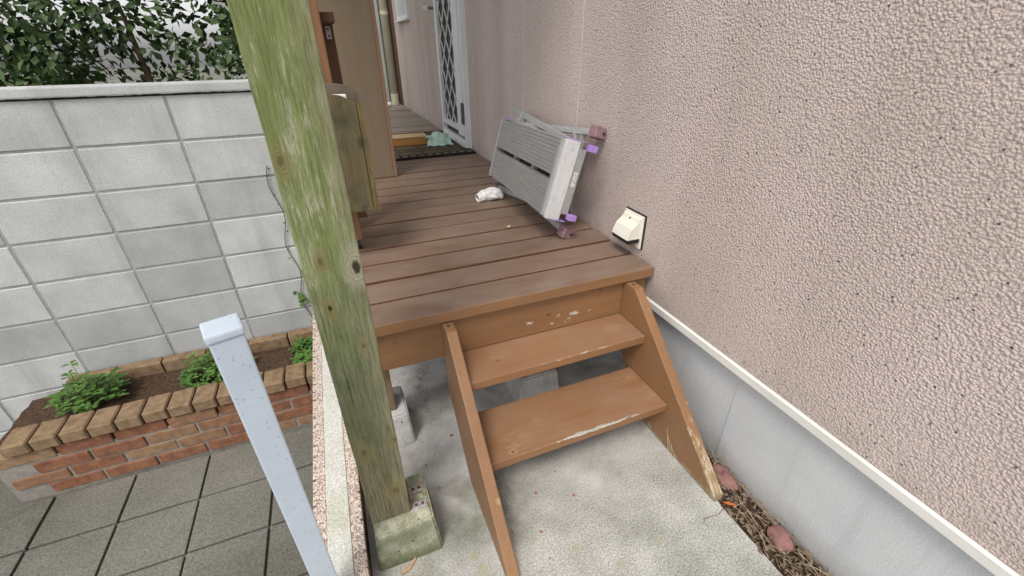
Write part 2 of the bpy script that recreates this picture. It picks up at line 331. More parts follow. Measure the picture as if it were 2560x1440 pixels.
def m_rawwood(name, cols, axis=2, rough=0.65, knots=True, fine=150, blotch=0.0, blotcol=(0.05, 0.05, 0.03)):
    b = MB(name, rough, 0.3)
    s = [fine]*3; s[axis] = fine*0.03
    g = b.noise(b.vec(tuple(s), jitter=True), 1.0, 5, 0.65, 0.7)
    s2 = [14]*3; s2[axis] = 1.2
    m = b.noise(b.vec(tuple(s2), jitter=True), 1.0, 4, 0.6, 0.8)
    c = b.ramp(b.math('ADD', b.math('MULTIPLY', g, 0.45), b.math('MULTIPLY', m, 0.55)), [(0.32, cols[0]), (0.5, cols[1]), (0.68, cols[2])])
    if knots:
        kv = [9]*3; kv[axis] = 5
        d = b.voro(b.vec(tuple(kv), jitter=True), 1.0)
        c = b.mix(b.math('MULTIPLY', b.step(d, 0.16, 0.07), 0.75), c, tuple(v*0.4 for v in cols[0]))
    if blotch:
        bl = b.noise(b.vec((13, 13, 9), jitter=True), 1.0, 6, 0.7)
        c = b.mix(b.math('MULTIPLY', b.step(bl, 0.5, 0.68), blotch), c, blotcol)
    MAT[name] = b.out(c, b.bump(g, 0.35, 0.0015)); return MAT[name]
m_rawwood('weathered_board', ((0.080, 0.066, 0.035), (0.125, 0.102, 0.052), (0.17, 0.14, 0.075)), blotch=0.85)
m_rawwood('grey_board', ((0.085, 0.065, 0.048), (0.13, 0.105, 0.08), (0.18, 0.15, 0.115)), blotch=0.5)
m_rawwood('rotten_edge', ((0.075, 0.056, 0.027), (0.155, 0.116, 0.05), (0.225, 0.172, 0.085)), blotch=0.85)
m_rawwood('pine_leg', ((0.15, 0.072, 0.034), (0.225, 0.115, 0.056), (0.29, 0.16, 0.085)))
m_rawwood('dark_plank', ((0.055, 0.026, 0.013), (0.085, 0.042, 0.02), (0.12, 0.06, 0.03)))
m_rawwood('tan_veneer', ((0.195, 0.147, 0.098), (0.215, 0.163, 0.110), (0.235, 0.18, 0.123)), knots=False, fine=220)
m_rawwood('veneer_edge', ((0.235, 0.135, 0.085), (0.27, 0.155, 0.10), (0.30, 0.18, 0.115)), knots=False)
m_rawwood('pale_timber', ((0.46, 0.32, 0.18), (0.55, 0.40, 0.24), (0.62, 0.47, 0.30)), axis=0, knots=False)
m_rawwood('orange_timber', ((0.33, 0.15, 0.04), (0.42, 0.205, 0.06), (0.48, 0.25, 0.08)), axis=0, knots=False)
m_rawwood('stub_wood', ((0.15, 0.10, 0.06), (0.23, 0.16, 0.10), (0.30, 0.22, 0.14)))
m_rawwood('joist_wood', ((0.10, 0.06, 0.035), (0.15, 0.09, 0.05), (0.2, 0.13, 0.08)), axis=1)

def m_alu(name, col, rough, streak=True):
    b = MB(name, rough, 0.5, 0.45)
    f = b.noise(b.vec((6, 90, 90)), 1.0, 4); g = b.noise(b.o, 30, 5, 0.7)
    c = b.mix(b.step(f, 0.3, 0.7), tuple(v*0.82 for v in col), col) if streak else col
    c = b.mix(b.math('MULTIPLY', b.step(g, 0.52, 0.75), 0.45), c, tuple(v*0.5 for v in col))
    r = b.math('ADD', rough, b.math('MULTIPLY', g, 0.25))
    MAT[name] = b.out(c, b.bump(g, 0.1, 0.001), r)
m_alu('alu_tread', (0.43, 0.43, 0.42), 0.40); m_alu('alu_bright', (0.78, 0.79, 0.80), 0.35, False); m_alu('alu_leg', (0.50, 0.51, 0.51), 0.4); m_alu('alu_dull', (0.42, 0.42, 0.42), 0.5, False)
simple('purple_plastic', (0.40, 0.25, 0.62), 0.45, var=0.12)
simple('pink_rubber', (0.27, 0.165, 0.175), 0.8, var=0.25, scale=40, bump=0.3)
simple('white_frame', (0.76, 0.78, 0.79), 0.45, var=0.05, scale=6)
simple('white_trim', (0.74, 0.73, 0.69), 0.5, var=0.06, scale=8)
simple('ivory_plastic', (0.78, 0.75, 0.66), 0.45, var=0.07, scale=14)
simple('black_sealant', (0.03, 0.03, 0.03), 0.8, bump=0.4)
simple('black_plastic', (0.015, 0.015, 0.016), 0.35)
simple('dark_screen', (0.045, 0.042, 0.036), 0.6, var=0.2, scale=4)
simple('steel', (0.55, 0.55, 0.56), 0.35, metal=0.9, var=0.1)
simple('dark_steel', (0.16, 0.16, 0.165), 0.35, metal=0.7)
simple('rust', (0.16, 0.05, 0.02), 0.85, var=0.3, scale=200)
simple('zinc', (0.42, 0.41, 0.44), 0.5, metal=0.3, var=0.3, scale=120)
def m_found():
    b = MB('foundation_render', 0.82, 0.25)
    f = b.noise(b.o, 3.2, 5); g = b.noise(b.o, 210, 2); z = b.sep()[2]
    c = b.ramp(f, [(0.3, (0.52, 0.54, 0.56)), (0.7, (0.61, 0.625, 0.64))])
    c = b.mix(1.0, c, b.ramp(g, [(0.3, 0.88), (0.7, 1.07)]), 'MULTIPLY')
    sp = b.noise(b.vec((1, 9, 6)), 1.5, 6, 0.7)
    c = b.mix(b.math('MULTIPLY', b.step(b.math('ADD', z, b.math('MULTIPLY', sp, 0.14)), 0.17, 0.05), 0.6), c, (0.30, 0.275, 0.235))
    st = b.noise(b.vec((1, 16, 0.9)), 1.0, 5, 0.65)
    c = b.mix(b.math('MULTIPLY', b.step(st, 0.55, 0.75), 0.3), c, (0.33, 0.35, 0.36))
    MAT['foundation_render'] = b.out(c, b.bump(g, 0.5, 0.002))
m_found()
simple('cotton', (0.80, 0.79, 0.77), 0.95, 0.1, var=0.1, scale=60, bump=0.5, bd=0.002, bscale=300)
simple('cotton_cuff', (0.72, 0.68, 0.55), 0.95, 0.1, var=0.1, scale=60)
simple('mint_cloth', (0.50, 0.68, 0.60), 0.95, 0.1, var=0.1, scale=30, bump=0.4, bd=0.002, bscale=350)
simple('white_paper', (0.78, 0.78, 0.80), 0.8, var=0.03)
simple('shutter_grey', (0.38, 0.40, 0.37), 0.5, var=0.1, scale=5)
simple('pipe_beige', (0.50, 0.47, 0.36), 0.4, var=0.06, scale=6)
simple('brown_strip', (0.10, 0.06, 0.04), 0.6)
simple('glass_pane', (0.30, 0.33, 0.33), 0.12, 0.6, var=0.25, scale=6)
simple('frosted_pane', (0.60, 0.63, 0.63), 0.35, var=0.05, scale=5)
simple('soil', (0.085, 0.055, 0.038), 0.95, 0.1, var=0.5, scale=60, bump=1.0, bd=0.01, bscale=90)
simple('litter', (0.20, 0.15, 0.11), 0.9, 0.1, var=0.5, scale=60)
simple('straw', (0.42, 0.33, 0.22), 0.9, 0.1, var=0.25, scale=60)
simple('red_stone', (0.25, 0.125, 0.115), 0.85, var=0.25, scale=30, bump=0.6, bd=0.004, bscale=60)
simple('orange_leaf', (0.48, 0.14, 0.03), 0.6, var=0.2, scale=60)
simple('wood_chip', (0.45, 0.31, 0.20), 0.8, var=0.2, scale=90)
simple('leaf_green', (0.075, 0.16, 0.03), 0.5, var=0.45, scale=12)
simple('hedge_leaf', (0.045, 0.085, 0.022), 0.55, var=0.5, scale=3)
simple('twig', (0.11, 0.075, 0.045), 0.85)
simple('mortar', (0.26, 0.245, 0.22), 0.95, 0.1, var=0.2, scale=30, bump=0.5)
simple('wall_mortar', (0.33, 0.34, 0.345), 0.95, 0.1, var=0.12, scale=30)
simple('joint_seal', (0.66, 0.58, 0.53), 0.7, var=0.15, scale=9)
simple('canopy_metal', (0.42, 0.36, 0.28), 0.6)
simple('shell', (0.55, 0.42, 0.30), 0.4)

def m_brick():
    b = MB('planter_brick', 0.9, 0.2)
    f = b.noise(b.vec(jitter=True), 26, 5, 0.65)
    c1 = b.ramp(f, [(0.3, (0.15, 0.065, 0.04)), (0.7, (0.30, 0.145, 0.085))])
    c2 = b.ramp(f, [(0.3, (0.20, 0.125, 0.075)), (0.7, (0.33, 0.22, 0.135))])
    MAT['brick'] = b.out(b.mix(b.step(b.rnd(), 0.5, 0.95), c1, c2), b.bump(f, 0.6, 0.004))
    b = MB('edging_brick', 0.9, 0.2)
    f = b.noise(b.vec(jitter=True), 26, 5, 0.65)
    MAT['edging'] = b.out(b.ramp(f, [(0.3, (0.15, 0.10, 0.06)), (0.7, (0.31, 0.22, 0.135))]), b.bump(f, 0.6, 0.004))
    b = MB('block_face', 0.9, 0.2)
    f = b.noise(b.vec(jitter=True), 5, 6, 0.65); g = b.noise(b.o, 130, 2)
    c = b.ramp(f, [(0.3, (0.42, 0.44, 0.455)), (0.7, (0.57, 0.59, 0.60))])
    c = b.mix(1.0, c, b.ramp(g, [(0.3, 0.85), (0.7, 1.06)]), 'MULTIPLY')
    c = b.mix(1.0, c, b.ramp(b.rnd(), [(0.0, (0.78, 0.79, 0.78)), (0.5, (0.97, 0.96, 0.94)), (1.0, (1.08, 1.07, 1.05))]), 'MULTIPLY')
    wc = b.node('ShaderNodeNewGeometry', {}).outputs['Position']
    dr = b.noise(b.vec((7, 1, 0.5), src=wc), 1.0, 5, 0.65)
    c = b.mix(b.math('MULTIPLY', b.step(dr, 0.5, 0.72), 0.45), c, (0.27, 0.275, 0.26))
    MAT['cb'] = b.out(c, b.bump(g, 0.4, 0.003))
    b = MB('garden_concrete', 0.92, 0.2)
    g = b.noise(b.o, 110, 3, 0.7); f = b.noise(b.o, 1.3, 6, 0.65)
    c = b.ramp(f, [(0.3, (0.115, 0.112, 0.095)), (0.7, (0.22, 0.215, 0.19))])
    c = b.mix(1.0, c, b.ramp(g, [(0.3, 0.6), (0.7, 1.3)]), 'MULTIPLY')
    MAT['garden'] = b.out(c, b.bump(g, 0.5, 0.004))
    b = MB('speckled_paint', 0.4, 0.45)
    v = b.node('ShaderNodeTexVoronoi', {'Vector': b.o, 'Scale': 120.0})
    sp = b.math('MULTIPLY', b.math('LESS_THAN', v.outputs['Distance'], 0.2), b.math('GREATER_THAN', b.sep(v.outputs['Color'])[0], 0.7))
    c = b.mix(b.math('MULTIPLY', sp, 0.7), (0.52, 0.60, 0.70), (0.28, 0.33, 0.40))
    MAT['speckle'] = b.out(b.mix(1.0, c, b.ramp(b.noise(b.o, 9, 4), [(0.3, 0.92), (0.7, 1.05)]), 'MULTIPLY'))
    b = MB('mat_weave', 0.95, 0.1)
    x, y, z = b.sep()
    br = b.node('ShaderNodeTexBrick', {'Vector': b.vec((1, 1, 1), loc=(.03, .02, 0)), 'Color1': (0.17, 0.14, 0.105, 1), 'Color2': (0.085, 0.066, 0.048, 1), 'Mortar': (0.10, 0.085, 0.065, 1), 'Scale': 1.0, 'Mortar Size': 0.012, 'Brick Width': 0.17, 'Row Height': 0.11, 'Bias': -0.2}).outputs['Color']
    w = b.math('SINE', b.math('MULTIPLY', x, 260.0)); 
    c = b.mix(1.0, br, b.ramp(w, [(0.2, 0.7), (0.8, 1.1)]), 'MULTIPLY')
    inx = b.math('MULTIPLY', b.math('GREATER_THAN', x, 0.10), b.math('LESS_THAN', x, 0.62)); iny = b.math('MULTIPLY', b.math('GREATER_THAN', y, 0.085), b.math('LESS_THAN', y, 0.95))
    tooth = b.math('GREATER_THAN', b.math('FRACT', b.math('MULTIPLY', x, 1/0.062)), 0.35)
    by = b.math('MULTIPLY', b.math('GREATER_THAN', y, 0.03), b.math('LESS_THAN', y, 0.075))
    bord = b.mix(b.math('MULTIPLY', tooth, by), (0.025, 0.024, 0.02), (0.19, 0.165, 0.115))
    lines = b.mix(b.math('GREATER_THAN', b.math('FRACT', b.math('MULTIPLY', y, 1/0.024)), 0.5), (0.03, 0.028, 0.022), (0.12, 0.10, 0.075))
    bord = b.mix(b.math('MULTIPLY', b.math('GREATER_THAN', y, 0.09), 1.0), bord, lines)
    MAT['mat'] = b.out(b.mix(b.math('MULTIPLY', inx, iny), bord, c), b.bump(b.noise(b.o, 260, 2), 0.6, 0.003))
    b = MB('sticker_print', 0.5, 0.3)
    x, y, z = b.sep()
    ln = b.math('MULTIPLY', b.math('GREATER_THAN', b.math('FRACT', b.math('MULTIPLY', z, 1/0.0065)), 0.55), b.step(b.noise(b.vec((1, 300, 300)), 1.0, 2), 0.45, 0.5))
    ins = b.math('LESS_THAN', b.math('ABSOLUTE', y), 0.023)
    MAT['sticker'] = b.out(b.mix(b.math('MULTIPLY', ln, ins), (0.7, 0.7, 0.69), (0.08, 0.08, 0.09)))
m_brick()

# ------------------------------------------------------------------ mesh helpers
def mesh_obj(name, bm, mat, parent=None, loc=None, smooth=False):
    me = bpy.data.meshes.new(name); bmesh.ops.recalc_face_normals(bm, faces=bm.faces); bm.to_mesh(me); bm.free()
    if mat: me.materials.append(MAT[mat] if isinstance(mat, str) else mat)
    if smooth:
        for p in me.polygons: p.use_smooth = True
    o = bpy.data.objects.new(name, me); C.objects.link(o)
    if parent: o.parent = parent
    if loc: o.location = loc
    return o
def thing(name, label, cat, loc=(0, 0, 0), rz=0, group=None):
    o = bpy.data.objects.new(name, None); C.objects.link(o); o.empty_display_size = 0.1
    o.location = loc; o.rotation_euler.z = rz; tag(o, label, cat, group); return o
def tag(o, label, cat, group=None, kind=None):
    if label: o['label'] = label
    if cat: o['category'] = cat
    if group: o['group'] = group
    if kind: o['kind'] = kind
    return o
def struct(o): o['kind'] = 'structure'; return o
def box(bm, x0, x1, y0, y1, z0, z1, bev=0.0, seg=2):
    r = bmesh.ops.create_cube(bm, size=1.0)
    vs_ = r['verts']
    for v in vs_:
        v.co = Vector((x0 + (v.co.x+.5)*(x1-x0), y0 + (v.co.y+.5)*(y1-y0), z0 + (v.co.z+.5)*(z1-z0)))
    if bev:
        ed = list({e for v in vs_ for e in v.link_edges})
        bmesh.ops.bevel(bm, geom=ed, offset=bev, segments=seg, affect='EDGES', profile=0.6)
    return vs_
def mkbox(name, mat, parent, x0, x1, y0, y1, z0, z1, bev=0.0, seg=2):
    bm = bmesh.new(); box(bm, x0, x1, y0, y1, z0, z1, bev, seg); return mesh_obj(name, bm, mat, parent)
def prism(bm, pts, d0, d1, axis='x', bev=0.0):
    """pts 2-D polygon, extruded along axis from d0 to d1 (x: pts are (y,z); y: (x,z); z: (x,y))"""
    def mk(p, d): return {'x': (d, p[0], p[1]), 'y': (p[0], d, p[1]), 'z': (p[0], p[1], d)}[axis]
    a = [bm.verts.new(mk(p, d0)) for p in pts]; b_ = [bm.verts.new(mk(p, d1)) for p in pts]
    n = len(pts); fs = [bm.faces.new(a), bm.faces.new(b_[::-1])]
    for i in range(n): fs.append(bm.faces.new((a[i], b_[i], b_[(i+1) % n], a[(i+1) % n])))
    if bev:
        ed = list({e for f in fs for e in f.edges})
        bmesh.ops.recalc_face_normals(bm, faces=bm.faces)
        bmesh.ops.bevel(bm, geom=ed, offset=bev, segments=2, affect='EDGES', profile=0.6)
def bar(bm, p0, p1, w, h, up=(0, 0, 1), bev=0.0):
    p0, p1 = Vector(p0), Vector(p1); d = (p1-p0).normalized(); s = d.cross(Vector(up)).normalized(); u = s.cross(d)
    vs_ = []
    for p in (p0, p1):
        for a, c_ in ((-1, -1), (1, -1), (1, 1), (-1, 1)): vs_.append(bm.verts.new(p + s*a*w/2 + u*c_*h/2))
    fs = [bm.faces.new(vs_[0:4]), bm.faces.new(vs_[4:8][::-1])]
    for i in range(4): fs.append(bm.faces.new((vs_[i], vs_[4+i], vs_[4+(i+1) % 4], vs_[(i+1) % 4])))
    if bev: bmesh.ops.bevel(bm, geom=list({e for f in fs for e in f.edges}), offset=bev, segments=1, affect='EDGES')
def tube(bm, path, r, n=10, cap=True):
    rings = []
    for i, p in enumerate(path):
        p = Vector(p); a = Vector(path[max(0, i-1)]); c_ = Vector(path[min(len(path)-1, i+1)]); d = (c_-a).normalized()
        s = d.cross(Vector((0, 0, 1)) if abs(d.z) < .9 else Vector((0, 1, 0))).normalized(); u = s.cross(d)
        rr = r[i] if isinstance(r, (list, tuple)) else r
        rings.append([bm.verts.new(p + (s*math.cos(t*2*math.pi/n) + u*math.sin(t*2*math.pi/n))*rr) for t in range(n)])
    for a, c_ in zip(rings, rings[1:]):
        for i in range(n): bm.faces.new((a[i], a[(i+1) % n], c_[(i+1) % n], c_[i]))
    if cap: bm.faces.new(rings[0]); bm.faces.new(rings[-1][::-1])
def jitter(bm, amp, freq=8.0, seed=0.0):
    for v in bm.verts: v.co += mnoise.noise_vector(v.co*freq + Vector((seed, seed*1.7, 0)))*amp
def cyl(bm, c, axis, r, h, n=14):
    a = Vector(axis).normalized()*h/2; tube(bm, [Vector(c)-a, Vector(c)+a], r, n)

# ------------------------------------------------------------------ ground
bm = bmesh.new(); box(bm, -60, 60, -60, 60, -1.0, -0.6)
struct(mesh_obj('lower_ground', bm, 'garden'))
bm = bmesh.new(); prism(bm, [(-1.154, -3.0), (-0.112, -3.0), (-0.108, -0.60), (-0.06, -0.30), (0.018, -0.22), (0.018, 5.6), (-1.154, 5.6)], -0.598, 0.0, 'z')
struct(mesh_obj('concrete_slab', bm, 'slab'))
# paving joints of the lower path: separate slabs, each a hand above the sheet
paving = mkbox('garden_path', 'mortar', None, -3.2, -1.30, -1.6, 0.885, -0.596, -0.592); struct(paving)
for i in range(6):
    for j in range(9):
        x0 = -3.2 + i*0.318; y0 = -1.6 + j*0.277
        o = mkbox('paving_stone', 'garden', paving, x0+.004, x0+.312, y0+.004, y0+.271, -0.594, -0.572 + random.uniform(-.003, .003), 0.004)
bm = bmesh.new()
prism(bm, [(-0.107, -3.0), (0.019, -3.0), (0.019, -0.225), (-0.058, -0.305), (-0.105, -0.60)], -0.3, -0.022, 'z')
struct(mesh_obj('soil_strip', bm, 'soil'))

# ------------------------------------------------------------------ house
house = thing('house', 'pink stucco house wall with white screen door and grey foundation along the deck', 'house')
mkbox('wall', 'black_sealant', house, 0.014, 0.30, -3.6, 5.70, 0.385, 6.2)
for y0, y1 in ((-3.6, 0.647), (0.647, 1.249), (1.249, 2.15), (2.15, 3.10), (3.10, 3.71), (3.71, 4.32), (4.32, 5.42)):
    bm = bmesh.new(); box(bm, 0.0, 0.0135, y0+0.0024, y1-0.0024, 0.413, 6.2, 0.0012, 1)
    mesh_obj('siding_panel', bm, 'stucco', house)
    mkbox('joint_seal', 'joint_seal', house, -0.0008, 0.013, y1-0.0022, y1+0.0022, 0.4145, 6.2)
mkbox('foundation', 'foundation_render', house, 0.022, 0.32, -0.436, 5.7, -0.6, 0.384)
mkbox('foundation', 'foundation_render', house, 0.019, 0.32, -3.6, -0.4362, -0.6, 0.384)
bm = bmesh.new(); prism(bm, [(-0.010, 0.384), (0.03, 0.384), (0.03, 0.412), (-0.004, 0.412), (-0.010, 0.409)], -3.6, -0.004, 'y')
mesh_obj('base_flashing', bm, 'white_trim', house)
bm = bmesh.new(); prism(bm, [(-0.010, 0.384), (0.03, 0.384), (0.03, 0.412), (-0.004, 0.412), (-0.010, 0.409)], 0.0, 5.6, 'y')
mesh_obj('base_flashing', bm, 'white_trim', house)
# screen door
door = mkbox('door', 'white_frame', house, -0.012, 0.0, 2.31, 2.99, 0.56, 2.6)
def dpart(name, mat, *a, **k_): return mkbox(name, mat, door, *a, **k_)
dpart('jamb', 'white_frame', -0.045, 0.004, 2.275, 2.315, 0.552, 2.62, bev=0.003)
dpart('jamb', 'white_frame', -0.045, 0.004, 2.985, 3.025, 0.552, 2.62, bev=0.003)
dpart('head', 'white_frame', -0.046, 0.004, 2.275, 3.025, 2.62, 2.66, bev=0.003)
dpart('threshold', 'white_frame', -0.055, 0.004, 2.317, 2.983, 0.552, 0.585, bev=0.003)
dpart('threshold', 'white_frame', -0.040, 0.004, 2.317, 2.983, 0.587, 0.612, bev=0.003)
dpart('kick_gap', 'dark_screen', -0.016, -0.0125, 2.33, 2.97, 0.613, 0.665)
dpart('stile', 'white_frame', -0.050, -0.014, 2.33, 2.475, 0.640, 2.6, bev=0.004)
dpart('stile', 'white_frame', -0.050, -0.014, 2.945, 2.978, 0.665, 2.6, bev=0.004)
dpart('bottom_rail', 'white_frame', -0.048, -0.014, 2.476, 2.944, 0.665, 0.705, bev=0.003)
dpart('screen', 'dark_screen', -0.022, -0.018, 2.476, 2.944, 0.706, 2.6)
ya, yb, za, zb = 2.478, 2.942, 0.707, 2.58
for sgn in (1, -1):
    slope = 1.25
    for kk in range(-5, 15):
        # line z = z0 + sgn*slope*(y-ya)
        zs = za - 0.15 + kk*0.215 - (0 if sgn > 0 else -0.0)
        p = []
        for y in (ya, yb):
            p.append((y, zs + sgn*slope*(y - (ya if sgn > 0 else ya))))
        (y0, z0), (y1, z1) = p
        def clip(y0, z0, y1, z1):
            t0, t1 = 0.0, 1.0; dz = z1-z0
            for lim, s in ((za, 1), (zb, -1)):
                a0, a1 = s*(z0-lim), s*(z1-lim)
                if a0 < 0 and a1 < 0: return None
                if a0 < 0: t0 = max(t0, a0/(a0-a1))
                if a1 < 0: t1 = min(t1, a0/(a0-a1))
            return None if t1-t0 < .03 else (y0+(y1-y0)*t0, z0+dz*t0, y0+(y1-y0)*t1, z0+dz*t1)
        cl = clip(y0, z0, y1, z1)
        if not cl: continue
        bm = bmesh.new(); xo = -0.030 if sgn > 0 else -0.036
        bar(bm, (xo, cl[0], cl[1]), (xo, cl[2], cl[3]), 0.005, 0.013, up=(1, 0, 0)) if False else bar(bm, (xo, cl[0], cl[1]), (xo, cl[2], cl[3]), 0.012, 0.0055, up=(1, 0, 0))
        mesh_obj('lattice_bar', bm, 'white_frame', door)
bm = bmesh.new(); cyl(bm, (-0.055, 2.300, 0.855), (0, 0, 1), 0.010, 0.075); cyl(bm, (-0.055, 2.300, 0.776), (0, 0, 1), 0.010, 0.075)
box(bm, -0.058, -0.046, 2.283, 2.340, 0.742, 0.888)
mesh_obj('hinge', bm, 'dark_steel', door)
bm = bmesh.new(); cyl(bm, (-0.0505, 2.345, 1.12), (1, 0, 0), 0.004, 0.004); cyl(bm, (-0.0505, 2.345, 1.14), (1, 0, 0), 0.004, 0.004)
mesh_obj('screw', bm, 'dark_steel', door)
dh = mkbox('door_catch', 'dark_steel', door, -0.085, 0.0, 3.055, 3.075, 1.535, 1.555)
mkbox('catch_knob', 'white_frame', dh, -0.115, -0.086, 3.045, 3.085, 1.528, 1.562, 0.004)
# window
win = mkbox('window', 'white_frame', house, -0.020, 0.004, 4.37, 5.05, 1.535, 2.5, 0.003)
mkbox('pane', 'frosted_pane', win, -0.024, -0.0205, 4.42, 5.0, 1.58, 1.78)
mkbox('pane', 'glass_pane', win, -0.024, -0.0205, 4.42, 5.0, 1.79, 2.45)
mkbox('sill', 'white_trim', win, -0.055, 0.002, 4.345, 5.075, 1.515, 1.534, 0.003)
# far end: shutter panelling, strip, down pipe
fe = mkbox('end_wall', 'shutter_grey', house, -2.0, -0.03, 5.62, 5.75, 0.3, 5.0)
x = -0.155
while x > -1.4:
    bm = bmesh.new(); box(bm, x-0.052, x, 5.592, 5.6195, 0.56, 4.6, 0.006, 1); mesh_obj('shutter_slat', bm, 'shutter_grey', fe); x -= 0.060
mkbox('corner_strip', 'brown_strip', house, -0.033, -0.002, 5.43, 5.61, 0.555, 5.0)
dp = bpy.data.objects.new('down_pipe', bpy.data.meshes.new('down_pipe'))
bm = bmesh.new(); tube(bm, [(-0.10, 5.50, 0.556), (-0.10, 5.50, 5.0)], 0.050, 20); dp = mesh_obj('down_pipe', bm, 'pipe_beige', house, smooth=True)
bm = bmesh.new(); tube(bm, [(-0.10, 5.50, 0.557), (-0.10, 5.50, 0.70)], 0.055, 20); mesh_obj('pipe_socket', bm, 'pipe_beige', dp)
bm = bmesh.new(); tube(bm, [(-0.10, 5.50, 1.62), (-0.10, 5.50, 1.66)], 0.056, 20); mesh_obj('pipe_bracket', bm, 'pipe_beige', dp)
# vent hood
vent = mkbox('vent_hood', 'ivory_plastic', house, -0.012, -0.005, 0.092, 0.208, 0.585, 0.715, 0.003)
bm = bmesh.new(); box(bm, -0.0045, 0.001, 0.0865, 0.2115, 0.582, 0.720, 0.002, 1); mesh_obj('sealant', bm, 'black_sealant', vent)
bm = bmesh.new()
def hood_shell(bm, y0, y1, off):
    prof = [(-0.012, 0.709), (-0.019, 0.704), (-0.026, 0.690), (-0.052, 0.668), (-0.064, 0.640), (-0.068, 0.628)]
    L_ = [bm.verts.new((p[0]+off, y0+off, p[1]-off)) for p in prof]; R_ = [bm.verts.new((p[0]+off, y1-off, p[1]-off)) for p in prof]
    for i in range(len(prof)-1): bm.faces.new((L_[i], L_[i+1], R_[i+1], R_[i]))
    for S, y in ((L_, y0+off), (R_, y1-off)):
        b0 = bm.verts.new((-0.011, y, 0.628-off)); bm.faces.new([*S, b0])
    return
hood_shell(bm, 0.098, 0.202, 0.0)
o = mesh_obj('hood', bm, 'ivory_plastic', vent); so = o.modifiers.new('solid', 'SOLIDIFY'); so.thickness = 0.003; so.offset = -1
bm = bmesh.new(); prism(bm, [(-0.067, 0.6275), (-0.012, 0.6275), (-0.012, 0.611), (-0.063, 0.611)], 0.0995, 0.2005, 'y'); mesh_obj('hood_rim', bm, 'black_plastic', vent)
for i in range(3): mkbox('louvre', 'wood_chip', vent, -0.03, -0.0125, 0.12, 0.19, 0.588+i*0.0075, 0.592+i*0.0075)
bm = bmesh.new(); cyl(bm, (-0.024, 0.155, 0.694), (-0.8, 0, 0.6), 0.0035, 0.006); mesh_obj('screw', bm, 'dark_steel', vent)
# unseen canopy, added to keep light off the far deck; post meets its beam
can = mkbox('added_canopy', 'canopy_metal', house, -1.35, -0.002, 0.15, 4.30, 2.75, 2.80)
mkbox('beam', 'dark_plank', can, -1.12, -1.03, -0.36, 4.28, 2.6, 2.7495)
for i in range(5): mkbox('rafter', 'dark_plank', can, -1.34, -0.003, 0.25+i*0.85, 0.29+i*0.85, 2.70, 2.7495)

# ------------------------------------------------------------------ deck
D = 0.55
deck = thing('wooden_deck', 'brown painted timber deck of narrow crosswise boards along the pink wall', 'deck')
XL, XR = -1.105, -0.006
bm = bmesh.new(); box(bm, XL, XR, 0.0, 0.1325, D-0.038, D, 0.003, 2)
bmesh.ops.subdivide_edges(bm, edges=[e for e in bm.edges if abs((e.verts[0].co-e.verts[1].co).x) > .5], cuts=10)
first = mesh_obj('deck_board', bm, 'deck', deck)
NB = 38
for i in range(1, NB):
    o = bpy.data.objects.new('deck_board', first.data); C.objects.link(o); o.parent = deck
    dz = random.uniform(-0.0015, 0.0015)
    o.location = (random.uniform(-0.004, 0.003) if i > 0 else 0, i*0.145 + random.uniform(-0.0012, 0.0012), dz); o.rotation_euler.z = random.uniform(-0.001, 0.001)
# painted front edge is the board's own orange coat
mkbox('fascia_board', 'fascia', deck, XL, -0.016, 0.022, 0.060, 0.363, D-0.0385, 0.003)
first.data.materials.append(simple('gap_shade', (0.15, 0.072, 0.036), 0.6))  # board sides coloured darker to stand for the shade in the gaps
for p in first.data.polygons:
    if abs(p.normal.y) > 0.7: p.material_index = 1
for i, xx_ in enumerate((-1.065, -0.55, -0.06)):
    mkbox('joist', 'joist_wood', deck, xx_-0.02, xx_+0.02, 0.062, 5.5, D-0.038-0.092, D-0.0385)
mkbox('bearer', 'joist_wood', deck, XL+.01, -0.03, 0.10, 0.14, 0.33, D-0.131)
mkbox('support_post', 'stub_wood', deck, -1.087, -0.998, 0.072, 0.161, 0.1405, 0.3295, 0.003)
mkbox('support_post', 'stub_wood', deck, -0.49, -0.40, 0.082, 0.165, 0.1405, 0.3295, 0.003)
for yy in (1.8, 3.4, 5.0):
    mkbox('support_post', 'stub_wood', deck, -1.087, -0.998, yy, yy+.09, 0.1405, D-0.131, 0.003)
far_me = first.data.copy(); far_me.materials[0] = MAT['deck_far']
for o in deck.children:
    if o.name.startswith('deck_board') and o.location.y > 2.70: o.data = far_me
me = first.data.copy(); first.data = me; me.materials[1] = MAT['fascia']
# foundation blocks
def fblock(label, mat, cx, cy, base=0.184, top=0.150, h=0.14, seed=0):
    bm = bmesh.new(); a, t = base/2, top/2
    lo = [bm.verts.new((cx+s*a, cy+u*a, -0.003)) for s, u in ((-1, -1), (1, -1), (1, 1), (-1, 1))]
    hi = [bm.verts.new((cx+s*t, cy+u*t, h)) for s, u in ((-1, -1), (1, -1), (1, 1), (-1, 1))]
    bm.faces.new(lo[::-1]); bm.faces.new(hi)
    for i in range(4): bm.faces.new((lo[i], lo[(i+1) % 4], hi[(i+1) % 4], hi[i]))
    bmesh.ops.bevel(bm, geom=list(bm.edges), offset=0.006, segments=2, affect='EDGES')
    bmesh.ops.subdivide_edges(bm, edges=list(bm.edges), cuts=3, use_grid_fill=True)
    jitter(bm, 0.0022, 28, seed)
    o = mesh_obj('foundation_block', bm, mat); tag(o, label, 'concrete block', 'tapered concrete foundation blocks'); return o
fblock('mossy tapered concrete block under the green post', 'block_mossy', -1.044, -0.295, top=0.158, seed=1)
fblock('clean grey concrete block under the deck corner stub post', 'block_grey', -1.044, 0.122, top=0.165, seed=2)
fblock('grey concrete block seen between the two stair treads', 'block_grey', -0.445, 0.122, top=0.158, seed=3)

